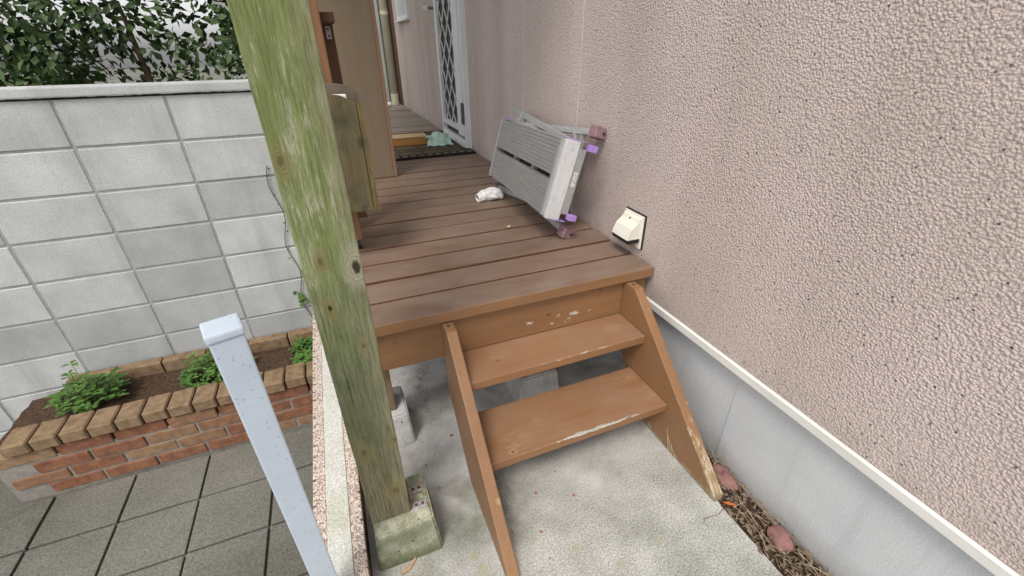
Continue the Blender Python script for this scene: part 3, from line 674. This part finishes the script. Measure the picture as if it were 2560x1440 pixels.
# steps
steps = thing('deck_steps', 'brown painted open wooden stair with two treads leading up to the deck', 'steps')
prof = [(0.021, 0.506), (-0.048, 0.506), (-0.055, 0.500), (-0.570, 0.020), (-0.574, 0.0), (-0.210, 0.0), (0.021, 0.245)]
for x0, x1, m, yo in ((-0.815, -0.781, 'stringer_left', 0.018), (-0.120, -0.084, 'stringer_right', 0.0)):
    bm = bmesh.new(); prism(bm, [(y + (yo if i in (3, 4) else 0), z) for i, (y, z) in enumerate(prof)], x0, x1, 'x', bev=0.0035)
    mesh_obj('stringer', bm, m, steps)
def tread(y0, y1, z, seed):
    w = 0.780-0.121
    bm = bmesh.new(); box(bm, -w/2, w/2, 0.0, y1-y0, -0.032, 0.0, 0.004, 2)
    o = mesh_obj('tread', bm, 'tread_upper' if seed == 1 else 'tread_lower', steps, loc=(-0.4505, y0, z)); return o
tread(-0.145, 0.0205, 0.366, 1)
tread(-0.308, -0.088, 0.182, 2)
bm = bmesh.new()
for x_ in (-0.80, -0.102): cyl(bm, (x_, -0.015, 0.5062), (0, 0, 1), 0.005, 0.003)
mesh_obj('screw', bm, 'dark_steel', steps)

# ------------------------------------------------------------------ mossy post
post = thing('wooden_post', 'square wooden post covered in green moss, standing on a concrete block', 'post', (0, 0, 0))
bm = bmesh.new(); box(bm, -1.126, -1.021, -0.335, -0.230, 0.1415, 2.599, 0.003, 2)
bmesh.ops.subdivide_edges(bm, edges=[e for e in bm.edges if abs((e.verts[0].co-e.verts[1].co).z) > .5], cuts=60)
jitter(bm, 0.0012, 14, 3)
mesh_obj('shaft', bm, 'mosswood', post)
for y_ in (-0.272, -0.325):
    bm = bmesh.new(); box(bm, -1.020, -0.975, y_-0.010, y_+0.010, 0.1415, 0.1455, 0.001, 1); o = mesh_obj('bracket', bm, 'zinc', post)
    for x_ in (-1.004, -0.986):
        bm = bmesh.new(); cyl(bm, (x_, y_, 0.1462), (0, 0, 1), 0.0045, 0.002); mesh_obj('screw', bm, 'rust', o)
mkbox('bracket_plate', 'rust', post, -1.0205, -1.018, -0.332, -0.262, 0.1456, 0.175)

# ------------------------------------------------------------------ low wall and garden on the left
low = thing('garden_wall', 'low pebble-rendered garden wall with pale coping strip beside the post', 'wall')
mkbox('core', 'lowside', low, -1.281, -1.156, -3.0, 5.6, -0.599, 0.088)
mkbox('render_edge', 'pebble', low, -1.286, -1.249, -3.0, 5.6, 0.0885, 0.100, 0.002, 1)
mkbox('render_edge', 'pebble', low, -1.187, -1.153, -3.0, 5.6, 0.0885, 0.100, 0.002, 1)
mkbox('coping', 'coping', low, -1.2485, -1.1875, -3.0, 5.6, 0.0885, 0.1015, 0.001, 1)
gp = thing('handrail_post', 'pale blue-grey speckled metal post standing close by on the low wall', 'post', (-1.235, -0.475, 0.1015), math.radians(17))
mkbox('shaft', 'speckle', gp, -0.0235, 0.0235, -0.0235, 0.0235, 0.004, 0.80, 0.003)
mkbox('cap', 'speckle', gp, -0.026, 0.026, -0.026, 0.026, 0.8005, 0.815, 0.004)
mkbox('base_plate', 'speckle', gp, -0.045, 0.045, -0.045, 0.045, 0.0, 0.004)
# concrete block wall
cbw = thing('block_wall', 'pale grey concrete block boundary wall behind the brick planter', 'wall', (0, 0, 0))
mkbox('mortar_core', 'wall_mortar', cbw, -7.0, -1.288, 1.404, 1.50, -0.6, 1.09)
bm = bmesh.new(); box(bm, 0.0, 0.39, 0, 0.11, 0, 0.19, 0.004, 1); cbm = mesh_obj('block', bm, 'cb', cbw).data
proto = [o for o in cbw.children if o.name.startswith('block')][0]
firstu = True
for row in range(9):
    off = 0.0
    x = -1.290 - off
    xs = []
    while x - 0.39 > -7.0: xs.append(x-0.39); x -= 0.40
    for xb in xs:
        if firstu: o = proto; firstu = False
        else: o = bpy.data.objects.new('block', cbm); C.objects.link(o); o.parent = cbw
        o.location = (xb, 1.40 + random.uniform(-.0015, .0015), -0.70 + row*0.20)
mkbox('cap', 'cb', cbw, -7.0, -1.285, 1.385, 1.52, 1.10, 1.14, 0.006)
# brick planter
pl = thing('brick_planter', 'reddish brown brick planter bed in front of the block wall', 'planter')
mkbox('mortar_core', 'mortar', pl, -2.70, -1.292, 0.906, 1.00, -0.6, -0.345)
bm = bmesh.new(); box(bm, 0, 0.205, 0, 0.10, 0, 0.060, 0.004, 1); b0 = mesh_obj('brick', bm, 'brick', pl); bme = b0.data; fu = True
for row in range(4):
    x = -1.292 - (0.1075 if row % 2 else 0.0)
    if row % 2:
        o = mkbox('brick', 'brick', pl, -1.292-0.0975, -1.292, 0.90, 1.0, -0.565+row*0.070, -0.505+row*0.070, 0.004)
    while x-0.205 > -2.72:
        if fu: o = b0; fu = False
        else: o = bpy.data.objects.new('brick', bme); C.objects.link(o); o.parent = pl
        o.location = (x-0.205, 0.90+random.uniform(-.003, .003), -0.565+row*0.070); x -= 0.215
bm = bmesh.new(); box(bm, 0, 0.095, 0, 0.13, 0, 0.062, 0.006, 1); b1 = mesh_obj('cap_brick', bm, 'edging', pl); x = -1.293; fu = True
while x-0.095 > -2.72:
    if fu: o = b1; fu = False
    else: o = bpy.data.objects.new('cap_brick', b1.data); C.objects.link(o); o.parent = pl
    o.location = (x-0.095, 0.885+random.uniform(-.004, .004), -0.285); x -= 0.103
x = -1.293
while x-0.205 > -2.72:
    mkbox('edging_brick', 'edging', pl, x-0.205, x, 1.33, 1.39, -0.36, -0.235, 0.006); x -= 0.212
bm = bmesh.new(); box(bm, -2.72, -1.293, 1.016, 1.329, -0.59, -0.300)
bmesh.ops.subdivide_edges(bm, edges=list(bm.edges), cuts=12, use_grid_fill=True); jitter(bm, 0.012, 18, 2)
mesh_obj('soil', bm, 'soil', pl)
def leafquad(bm, p, d, n, L, W):
    d = Vector(d).normalized(); n = Vector(n).normalized(); s = d.cross(n).normalized(); p = Vector(p)
    a = bm.verts.new(p); b1_ = bm.verts.new(p + d*L*.5 + s*W*.5 + n*L*.06); c_ = bm.verts.new(p + d*L - n*L*.08); e_ = bm.verts.new(p + d*L*.5 - s*W*.5 + n*L*.06); m = bm.verts.new(p + d*L*.52 - n*L*.02)
    bm.faces.new((a, b1_, m)); bm.faces.new((b1_, c_, m)); bm.faces.new((c_, e_, m)); bm.faces.new((e_, a, m))
def plant(name, label, x, y, z, R_, n, hgt, seed, L=0.035):
    rnd = random.Random(seed)
    t = thing(name, label, 'plant', (x, y, z), 0, 'low plants in the brick planter')
    bm = bmesh.new(); bs = bmesh.new()
    for i in range(n):
        a = rnd.uniform(0, 6.28); r = R_*math.sqrt(rnd.random()); h = hgt*(1-(r/R_)**2*0.6)*rnd.uniform(.25, 1.0)*(1.5 if rnd.random() < .06 else 1.0)
        p = Vector((r*math.cos(a), r*math.sin(a), h))
        for k_ in range(3):
            aa = a + k_*2.1 + rnd.uniform(-.3, .3)
            leafquad(bm, p, (math.cos(aa), math.sin(aa), rnd.uniform(-.1, .35)), (0, 0, 1), L*rnd.uniform(.45, 1.4), L*rnd.uniform(.5, .9))
        tube(bs, [(p.x*0.5, p.y*0.5, 0), p], 0.0012, 4, False)
    mesh_obj('leaves', bm, 'leaf_green', t); mesh_obj('stems', bs, 'twig', t)
plant('ground_cover_plant', 'bright green leafy plant at the planter\'s front, by the low wall', -1.39, 1.06, -0.30, 0.085, 90, 0.10, 1, 0.028)
plant('ground_cover_plant', 'small green clover clump behind the front plant, near the block wall', -1.41, 1.25, -0.30, 0.07, 55, 0.07, 2, 0.026)
plant('ground_cover_plant', 'wide green plant in the middle of the brick planter', -1.85, 1.18, -0.30, 0.16, 150, 0.15, 3, 0.034)
plant('ground_cover_plant', 'round green plant at the outer end of the brick planter', -2.4, 1.17, -0.30, 0.15, 130, 0.18, 4, 0.034)
vine = thing('wall_vine', 'thin green vine climbing the pale block wall beside the post', 'vine', (-1.36, 1.39, -0.30))
bm = bmesh.new(); rv = random.Random(4); path = [Vector((0.0 + 0.018*math.sin(i*.9), 0.0, i*0.05)) for i in range(22)]
tube(bm, path, 0.0022, 5); mesh_obj('stem', bm, 'twig', vine)
bm = bmesh.new()
for i, p in enumerate(path[1:]):
    nl = 5 if i in (4, 5) else (1 if i % 3 else 0)
    for j in range(nl):
        a = rv.uniform(0, 6.28); leafquad(bm, p + Vector((rv.uniform(-.015, .015), -.004, rv.uniform(-.015, .015))), (math.cos(a), -0.5, math.sin(a)), (0, -1, 0.2), 0.032 if nl > 2 else 0.015, 0.028 if nl > 2 else 0.012)
mesh_obj('leaves', bm, 'leaf_green', vine)
# shrubs beyond the wall
def shrub(label, x, y, z, rx, ry, rz, n, seed):
    rnd = random.Random(seed); t = thing('hedge_shrub', label, 'shrub', (x, y, z), 0, 'shrubs beyond the block wall')
    bm = bmesh.new()
    cl = [(Vector((rnd.uniform(-.75, .75)*rx, rnd.uniform(-.6, .6)*ry, rz*(0.35+rnd.random()*.6))), rnd.uniform(.22, .42)) for _ in range(26)]
    for i in range(n):
        c_, r = cl[i % len(cl)]; d = Vector((rnd.gauss(0, 1), rnd.gauss(0, 1), rnd.gauss(0, 1))).normalized()
        p = c_ + d*r*(0.55+0.45*rnd.random()); leafquad(bm, p, (d + Vector((rnd.gauss(0, .6), rnd.gauss(0, .6), rnd.gauss(0, .6)-.2))), (d.x, d.y, d.z+.6), rnd.uniform(.05, .085), rnd.uniform(.03, .045))
    mesh_obj('foliage', bm, 'hedge_leaf', t)
    bt = bmesh.new()
    for c_, r in cl[:10]: tube(bt, [(0, 0, 0), (c_.x*.4, c_.y*.4, c_.z*.55), c_], [0.05, 0.03, 0.01], 7)
    mesh_obj('trunk', bt, 'twig', t)
shrub('dense green shrub directly behind the block wall nearest the house', -2.0, 2.6, -0.6, 0.95, 0.6, 2.35, 8200, 11)
shrub('broad green shrub in the middle of the row behind the block wall', -3.9, 2.9, -0.6, 1.2, 0.7, 2.6, 9000, 12)
shrub('outermost tall green shrub of the row behind the block wall', -6.2, 3.1, -0.6, 1.3, 0.8, 2.8, 9000, 13)

# ------------------------------------------------------------------ rack on castors, weathered box, tall panel
rack = thing('castor_rack', 'brown pine frame on a black castor, standing behind the mossy post', 'rack', (0, 0, 0))
mkbox('leg', 'pine_leg', rack, -1.085, -0.988, 0.600, 0.638, 0.592, 1.75, 0.003)
mkbox('leg', 'dark_plank', rack, -1.085, -0.944, 0.86, 0.90, 0.592, 1.37, 0.003)
mkbox('top_rail', 'dark_plank', rack, -1.085, -0.9435, 0.640, 0.8595, 1.345, 1.375, 0.003)
mkbox('side_rail', 'dark_plank', rack, -1.085, -1.05, 0.640, 0.8595, 0.70, 0.80, 0.003)
o = mkbox('bracket', 'zinc', rack, -0.972, -0.954, 0.8565, 0.8598, 1.300, 1.342)
bm = bmesh.new()
for z_ in (1.310, 1.332): cyl(bm, (-0.963, 0.8555, z_), (0, 1, 0), 0.004, 0.003)
mesh_obj('screw', bm, 'rust', o)
for y_ in (0.612, 0.88):
    bm = bmesh.new(); cyl(bm, (-1.008, y_, 0.5715), (1, 0, 0.0), 0.0205, 0.020, 20); w = mesh_obj('castor', bm, 'black_plastic', rack)
    bm = bmesh.new(); cyl(bm, (-1.008, y_, 0.5715), (1, 0, 0), 0.008, 0.024); box(bm, -1.022, -0.994, y_-0.012, y_+0.012, 0.584, 0.591); mesh_obj('axle_fork', bm, 'dark_steel', w)

wb = thing('weathered_box', 'weathered olive-brown board box with torn side edge fixed before the rack', 'wooden box', (0, 0, 0))
def chamf(x0, x1, z0, z1, cx, cz): return [(x0, z0), (x1, z0), (x1, z1-cz), (x1-cx, z1-cz*0.25), (x1-cx*2.2, z1), (x0, z1)]
Y0 = 0.45
bm = bmesh.new(); prism(bm, chamf(-1.10, -0.934, 0.756, 1.148, 0.045, 0.030), Y0, Y0+0.018, 'y', bev=0.002)
mesh_obj('front_board', bm, 'weathered_board', wb)
bm = bmesh.new(); prism(bm, chamf(-1.10, -0.915, 0.80, 1.170, 0.035, 0.030), Y0+0.108, Y0+0.126, 'y', bev=0.002)
mesh_obj('back_board', bm, 'grey_board', wb)
rt = random.Random(9); pts = [(-0.932, 0.762), (-0.927, 0.764), (-0.925, 0.774), (-0.921, 0.774), (-0.920, 0.757), (-0.912, 0.752)]
z_ = 0.79
while z_ < 1.10:
    pts.append((-0.912 + rt.uniform(-.005, .003) - (0.012 if abs(z_-0.905) < .014 else 0), z_)); z_ += 0.022
pts += [(-0.914, 1.108), (-0.932, 1.118)]
bm = bmesh.new(); prism(bm, pts, Y0+0.001, Y0+0.107, 'y'); mesh_obj('side_board', bm, 'rotten_edge', wb)
bm = bmesh.new(); cyl(bm, (-0.957, Y0-0.0008, 0.783), (0, 1, 0), 0.007, 0.003); mesh_obj('screw', bm, 'dark_steel', wb)
mkbox('bottom_board', 'weathered_board', wb, -1.10, -0.933, Y0+0.019, Y0+0.107, 0.80, 0.815)
tag(mkbox('paper_bundle', 'white_paper', None, -1.02, -0.957, Y0+0.050, Y0+0.085, 0.816, 1.138, 0.002), 'white paper bundle standing inside the weathered wooden box', 'paper')

tp = thing('tall_panel', 'tall tan veneered board standing upright on the deck behind the rack', 'panel', (0, 0, 0))
mkbox('board', 'tan_veneer', tp, -1.095, -0.7005, 1.682, 1.712, D+0.003, 2.35, 0.002, 1)
mkbox('edge_strip', 'veneer_edge', tp, -0.7000, -0.682, 1.678, 1.716, D+0.003, 2.35, 0.002, 1)

# ------------------------------------------------------------------ mat, timber, towel, roll, glove
mt = mkbox('door_mat', 'mat', None, 0.0, 0.70, 0.0, 1.06, 0.0, 0.010, 0.003, 1); mt.location = (-0.715, 2.115, D+0.002); mt.rotation_euler.z = 0.012
tag(mt, 'dark patterned mat with toothed border lying before the screen door', 'mat')
tb = thing('timber_step', 'short pale timber plank lying across the mat under the towel', 'timber', (0, 0, 0))
mkbox('plank', 'orange_timber', tb, -0.95, -0.29, 2.56, 2.72, D+0.014, D+0.072, 0.003)
mkbox('top_face', 'pale_timber', tb, -0.951, -0.289, 2.557, 2.723, D+0.0722, D+0.080, 0.003)
def towel():
    bm = bmesh.new(); NU, NV = 44, 40; g = []
    for i in range(NU+1):
        u = i/NU; row = []
        for j in range(NV+1):
            v = j/NV
            prof = math.sin(min(v/0.62, 1.0)*math.pi/2)**1.4 if v < 0.62 else 1.0-0.95*((v-0.62)/0.38)**1.3
            top = 0.056 + 0.036*math.exp(-((u-0.66)/0.15)**2) + 0.026*math.exp(-((u-0.10)/0.16)**2) + 0.012*math.exp(-((u-0.4)/0.1)**2)
            x = -0.105 + u*0.215 - 0.075*v*(u-0.35); y = -0.085 + 0.16*v + 0.012*math.sin(u*7+1)*(1-v)
            cr = u*0.75 + 0.12 - (1-v)*0.9
            z = top*prof + 0.012*math.tanh(cr*28)*prof**0.5 + 0.009*math.sin(u*11+v*5)*prof
            p = Vector((x + 0.02*v*math.sin(v*4), y, max(z, 0.004 + 0.003*math.sin(u*19))))
            p += mnoise.noise_vector(Vector((u*5, v*5, 2.0)))*0.020*prof + mnoise.noise_vector(Vector((u*11, v*11, 7.0)))*0.010*prof
            row.append(bm.verts.new(p))
        g.append(row)
    for i in range(NU):
        for j in range(NV): bm.faces.new((g[i][j], g[i+1][j], g[i+1][j+1], g[i][j+1]))
    return bm
tw = thing('towel', 'crumpled mint green towel heaped on the mat by the door', 'towel', (-0.222, 2.52, D+0.014), 0.05)
o = mesh_obj('cloth', towel(), 'mint_cloth', tw, smooth=True); so = o.modifiers.new('solid', 'SOLIDIFY'); so.thickness = 0.004
bm = bmesh.new(); box(bm, 0.085, 0.115, -0.085, -0.07, 0.003, 0.007); mesh_obj('care_tag', bm, 'white_paper', tw)
bm = bmesh.new(); tube(bm, [(-0.26, 5.33, D+0.035), (-0.25, 5.33, D+0.035), (-0.19, 5.33, D+0.035), (-0.18, 5.33, D+0.035)], [0.020, 0.030, 0.030, 0.020], 16)
tag(mesh_obj('white_bottle', bm, 'white_paper', smooth=True), 'small white bottle lying at the far end of the deck by the down pipe', 'bottle')

def glove():
    g = thing('work_glove', 'crumpled white cotton work glove lying on the deck boards', 'glove', (-0.372, 0.995, D+0.002), math.radians(3))
    bm = bmesh.new(); N, Mn = 26, 40; L = 0.148; rings = []
    for i in range(N+1):
        t = i/N
        w = 0.031 + 0.007*math.sin(min(1, t*1.15)*math.pi*0.9) ; h = 0.023 + 0.008*math.sin(min(1, t*1.05)*math.pi*0.85)
        if t < 0.22: h *= 0.84 + 0.16*t/0.22
        if t > 0.86:
            k_ = math.sqrt(max(0.0, 1-((t-0.86)/0.14)**2)); w *= k_; h *= k_
        yc = 0.008*math.sin(t*3.0)
        ring = []
        for j in range(Mn):
            a = 2*math.pi*j/Mn; ca, sa = math.cos(a), math.sin(a)
            p = Vector((t*L, yc + w*math.copysign(abs(ca)**0.8, ca), max(0.0, 0.9*h + h*math.copysign(abs(sa)**0.85, sa))))
            nn = mnoise.noise(Vector((t*6, ca*1.6, sa*1.6)))*0.0055 + mnoise.noise(Vector((t*13, ca*3, sa*3+3)))*0.0022 if t > 0.2 else mnoise.noise(Vector((t*5, ca*2, sa*2)))*0.003
            rib = 0.0012*math.sin(a*20) if t < 0.24 else 0
            d = Vector((0, ca, sa)); p += d*(nn+rib); p.z = max(p.z, 0.0); ring.append(bm.verts.new(p))
        rings.append(ring)
    for a, c_ in zip(rings, rings[1:]):
        for j in range(Mn): bm.faces.new((a[j], a[(j+1) % Mn], c_[(j+1) % Mn], c_[j]))
    bm.faces.new(rings[-1])
    o = mesh_obj('body', bm, 'cotton', g, smooth=True); so = o.modifiers.new('solid', 'SOLIDIFY'); so.thickness = 0.003; so.offset = -1
    bm = bmesh.new(); rr = []
    for (x_, s) in ((-0.001, 1.0), (0.006, 1.04)):
        ring = []
        for j in range(Mn):
            a = 2*math.pi*j/Mn; ca, sa = math.cos(a), math.sin(a)
            ring.append(bm.verts.new((x_, 0.0295*s*math.copysign(abs(ca)**.8, ca), max(0.0, 0.0172 + 0.0190*s*math.copysign(abs(sa)**.85, sa)))))
        rr.append(ring)
    for j in range(Mn): bm.faces.new((rr[0][j], rr[0][(j+1) % Mn], rr[1][(j+1) % Mn], rr[1][j]))
    o = mesh_obj('cuff', bm, 'cotton_cuff', g, smooth=True); so = o.modifiers.new('solid', 'SOLIDIFY'); so.thickness = 0.0025
    # fingers tucked over on top: stubby lobes
    bm = bmesh.new()
    for k_ in range(4):
        y_ = -0.020 + k_*0.013
        tube(bm, [(0.088, y_, 0.040), (0.101, y_, 0.046), (0.117, y_+.002, 0.044), (0.128, y_+.003, 0.034), (0.131, y_+.003, 0.020)], [0.005, 0.0078, 0.0085, 0.0085, 0.006], 10)
    tube(bm, [(0.06, -0.026, 0.03), (0.075, -0.036, 0.026), (0.095, -0.038, 0.020), (0.105, -0.036, 0.016)], [0.006, 0.009, 0.009, 0.005], 10)
    jitter(bm, 0.003, 50, 1)
    mesh_obj('fingers', bm, 'cotton', g, smooth=True)
glove()
bm = bmesh.new(); tube(bm, [(-0.368, 0.582, D+0.006), (-0.356, 0.578, D+0.008), (-0.346, 0.584, D+0.006)], [0.003, 0.0075, 0.002], 10)
tag(mesh_obj('dry_seed', bm, 'shell', smooth=True), 'tiny pale brown seed pod lying on the deck below the aluminium platform', 'seed pod')

# ------------------------------------------------------------------ folding aluminium platform leaning on the wall
O_ = Vector((-0.176, 1.129, 0.939)); e1 = Vector((-0.048, -0.998, 0.035)).normalized(); nn_ = Vector((0.959, -0.056, -0.277)).normalized(); e2 = nn_.cross(e1).normalized(); nn_ = e1.cross(e2)
plat = thing('step_platform', 'folded aluminium work platform with purple corner caps leaning against the wall', 'step platform')
plat.matrix_world = Matrix(((e1.x, e2.x, nn_.x, O_.x), (e1.y, e2.y, nn_.y, O_.y), (e1.z, e2.z, nn_.z, O_.z), (0, 0, 0, 1)))
def ribbed(t0, t1):
    bm = bmesh.new(); nr = 9; w = (t1-t0)/nr; prof_ = [(t0, 0.020)]
    t = t0; prof_.append((t0, 0.0))
    for i in range(nr):
        a = t0+i*w; prof_ += [(a+w*.10, 0.0), (a+w*.16, 0.0028), (a+w*.40, 0.0028), (a+w*.46, 0.0)]
    prof_ += [(t1, 0.0), (t1, 0.020)]
    prism(bm, prof_, 0.018, 0.736, 'x'); return bm
mesh_obj('tread_plank', ribbed(0.004, 0.140), 'alu_tread', plat); mesh_obj('tread_plank', ribbed(0.160, 0.296), 'alu_tread', plat)
mkbox('end_rail', 'alu_leg', plat, 0.0, 0.0175, -0.002, 0.301, -0.003, 0.055, 0.002)
mkbox('end_rail', 'alu_dull', plat, 0.7365, 0.757, -0.002, 0.303, -0.004, 0.06, 0.002)
er = mkbox('end_channel', 'alu_bright', plat, 0.7575, 0.780, -0.003, 0.309, 0.006, 0.068, 0.003)
e3 = mkbox('end_channel', 'alu_dull', plat, 0.7575, 0.775, 0.022, 0.282, 0.0685, 0.104, 0.003)
st = mkbox('sticker', 'sticker', e3, -0.0006, 0.0006, -0.028, 0.028, -0.009, 0.009); st.location = (0.7763, 0.139, 0.0855)
bm = bmesh.new(); rp = random.Random(3)
for k_ in range(16):
    t_ = 0.115 + k_*0.0075; box(bm, 0.7802, 0.7806, t_, t_+rp.uniform(.002, .006), 0.034+rp.uniform(0, .006), 0.044+rp.uniform(-.003, .006))
mesh_obj('worn_print', bm, 'white_paper', er)
bm = bmesh.new()
for k_ in range(5): cyl(bm, (0.747, 0.02+k_*0.065, -0.0045), (0, 0, 1), 0.004, 0.003, 10)
mesh_obj('rivet', bm, 'steel', plat)
mkbox('side_rail', 'alu_leg', plat, 0.018, 0.757, -0.001, 0.003, 0.021, 0.058)
mkbox('side_rail', 'alu_leg', plat, 0.018, 0.757, 0.297, 0.301, 0.021, 0.058)
mkbox('shade_backing', 'dark_steel', plat, 0.02, 0.735, 0.10, 0.20, 0.050, 0.053)  # dark sheet put in for the shaded inside seen between the planks
mkbox('cross_bar', 'alu_dull', plat, 0.25, 0.28, 0.004, 0.296, 0.0205, 0.045)
mkbox('cross_bar', 'alu_dull', plat, 0.48, 0.51, 0.004, 0.296, 0.0205, 0.045)
for t0, t1 in ((-0.002, 0.020), (0.276, 0.296)):
    mkbox('corner_cap', 'purple_plastic', plat, 0.770, 0.800, t0, t1+.004, 0.100, 0.136, 0.003)
    mkbox('corner_cap', 'purple_plastic', plat, 0.700, 0.779, t0-.0055 if t0 < .1 else t1+.0135, t0-.003 if t0 < .1 else t1+.016, 0.03, 0.10, 0.0005, 1)
    mkbox('corner_cap', 'purple_plastic', plat, 0.02, 0.10, (t0-.008) if t0 < .1 else t1+.008, (t0-.003) if t0 < .1 else t1+.013, 0.015, 0.055, 0.001, 1)
def leg(p0, p1, foot, nm='leg'):
    bm = bmesh.new(); bar(bm, p0, p1, 0.026, 0.022, up=(0, 0, 1), bev=0.002)
    o = mesh_obj(nm, bm, 'alu_leg', plat)
    d = (Vector(p1)-Vector(p0)).normalized()
    bm = bmesh.new()
    for f_ in (0.25, 0.7): cyl(bm, Vector(p0).lerp(Vector(p1), f_)+Vector((0, 0, -0.0115)), (0, 0, 1), 0.005, 0.004)
    mesh_obj('rivet', bm, 'steel', o)
    if foot:
        bm = bmesh.new(); bar(bm, Vector(p1)-d*0.020, Vector(p1)+d*0.026, 0.046, 0.060, up=(0, 0, 1), bev=0.0035)
        jitter(bm, 0.002, 60, 2); fo = mesh_obj('foot', bm, 'pink_rubber', o)
        bm = bmesh.new(); q_ = Vector(p1)+d*0.0262
        s_ = d.cross(Vector((0, 0, 1))).normalized()
        for a_ in (-0.012, 0.012): cyl(bm, q_ + Vector((0, 0, a_)), d, 0.0055, 0.002)
        mesh_obj('foot_hole', bm, 'black_plastic', fo)
    return o
leg((0.10, 0.012, 0.045), (0.700, -0.050, 0.168), True)
leg((0.10, 0.288, 0.045), (0.725, 0.364, 0.150), True)
leg((0.735, 0.016, 0.085), (-0.035, -0.058, 0.076), False)
leg((0.735, 0.284, 0.085), (-0.03, 0.362, 0.080), True)
bm = bmesh.new(); bar(bm, (0.62, -0.035, 0.155), (0.62, 0.34, 0.140), 0.022, 0.014, up=(1, 0, 0)); mesh_obj('stretcher', bm, 'alu_leg', plat)
bm = bmesh.new(); bar(bm, (0.12, -0.04, 0.078), (0.12, 0.33, 0.082), 0.022, 0.014, up=(1, 0, 0)); mesh_obj('stretcher', bm, 'alu_leg', plat)
bm = bmesh.new(); bar(bm, (0.12, 0.012, 0.03), (0.10, -0.040, 0.072), 0.018, 0.008, up=(1, 0, 0)); mesh_obj('brace', bm, 'alu_leg', plat)
bm = bmesh.new(); bar(bm, (0.55, -0.030, 0.14), (0.70, 0.03, 0.10), 0.018, 0.008, up=(0, 0, 1)); mesh_obj('brace', bm, 'alu_leg', plat)

# ------------------------------------------------------------------ litter strip
rl = random.Random(21); bm = bmesh.new()
for i in range(1500):
    y = rl.uniform(-1.6, -0.28); x = rl.uniform(-0.078 if y > -.57 else -0.112, 0.016); a = rl.uniform(0, 6.28); L = rl.uniform(.012, .04)
    leafquad(bm, (x, y, -0.018 + rl.random()*0.022), (math.cos(a), math.sin(a), rl.uniform(-.2, .35)), (rl.gauss(0, .3), rl.gauss(0, .3), 1), L, L*rl.uniform(.12, .4))
tag(mesh_obj('leaf_litter', bm, 'litter'), 'dry brown leaf litter in the soil strip at the house foundation', 'litter', kind='stuff')
bm = bmesh.new()
for i in range(170):
    y = rl.uniform(-1.5, -0.36); x = rl.uniform(-0.07 if y > -.57 else -0.10, 0.010); a = rl.uniform(0, 6.28); L = rl.uniform(.03, .09); p = Vector((x, y, 0.0+rl.random()*.012)); d = Vector((math.cos(a)*.55, math.sin(a), rl.uniform(.0, .35)))
    q_ = p+d*L; q_.x = min(q_.x, 0.018)
    if q_.y < -.3 and q_.x < -0.075 and q_.y > -.57: q_.x = -0.075
    tube(bm, [p, p.lerp(q_, .5)+Vector((0, 0, .006)), q_], [0.0011, 0.0009, 0.0004], 4, False)
tag(mesh_obj('dry_grass', bm, 'straw'), 'dry straw-coloured grass stalks among the leaf litter', 'grass', kind='stuff')
def stone(label, x, y, z, sx, sy, sz, seed, mat='red_stone'):
    bm = bmesh.new(); bmesh.ops.create_icosphere(bm, subdivisions=3, radius=1.0)
    for v in bm.verts:
        v.co = Vector((v.co.x*sx, v.co.y*sy, v.co.z*sz)); v.co += v.co.normalized()*(mnoise.cell(v.co*38+Vector((seed, 0, 0)))*0.003 + mnoise.noise(v.co*24+Vector((seed, 0, 0)))*0.014) + Vector((x, y, z))
    tag(mesh_obj('stone', bm, mat), label, 'stone', 'red stones by the foundation')
stone('reddish stone lying against the grey foundation beside the stair foot', -0.020, -0.520, 0.006, 0.030, 0.048, 0.030, 1)
stone('larger reddish stone by the foundation nearest the camera', -0.03, -0.74, 0.002, 0.028, 0.036, 0.022, 5)
bm = bmesh.new(); leafquad(bm, (-0.098, -0.585, 0.006), (0.5, -0.6, .1), (0.2, 0, 1), 0.036, 0.016); leafquad(bm, (-0.093, -0.60, 0.010), (0.6, -0.3, .1), (0, 0.2, 1), 0.028, 0.012)
tag(mesh_obj('fallen_leaf', bm, 'orange_leaf'), 'bright orange fallen leaf at the foot of the right stringer', 'leaf')
bm = bmesh.new(); prism(bm, [(-1.082, -0.408), (-1.06, -0.402), (-1.032, -0.384), (-1.034, -0.392), (-1.055, -0.412), (-1.078, -0.417)], 0.001, 0.009, 'z', bev=0.001); jitter(bm, 0.002, 60, 1)
tag(mesh_obj('wood_splinter', bm, 'wood_chip'), 'pale wood splinter on the concrete before the mossy block', 'wood chip')
# a few dry stalks leaning on the right stringer
bm = bmesh.new()
for pts_ in ([(-0.1215, -0.36, 0.0), (-0.1225, -0.345, 0.04), (-0.1215, -0.33, 0.10)], [(-0.1215, -0.375, 0.0), (-0.1225, -0.35, 0.05), (-0.1215, -0.325, 0.08)], [(-0.1215, -0.40, 0.0), (-0.123, -0.37, 0.03), (-0.1215, -0.36, 0.05)]):
    tube(bm, pts_, [0.0018, 0.0014, 0.0006], 5)
tag(mesh_obj('dry_stalk', bm, 'straw'), 'dry grass stalks leaning against the inner face of the right stringer', 'stalk')
bm = bmesh.new(); tube(bm, [(-0.10, -0.60, 0.002), (-0.14, -0.612, 0.004), (-0.185, -0.605, 0.003), (-0.20, -0.615, 0.002), (-0.195, -0.63, 0.002)], 0.0008, 4)
tag(mesh_obj('thin_root', bm, 'twig'), 'thin dark root curling over the concrete from the stair foot', 'root')
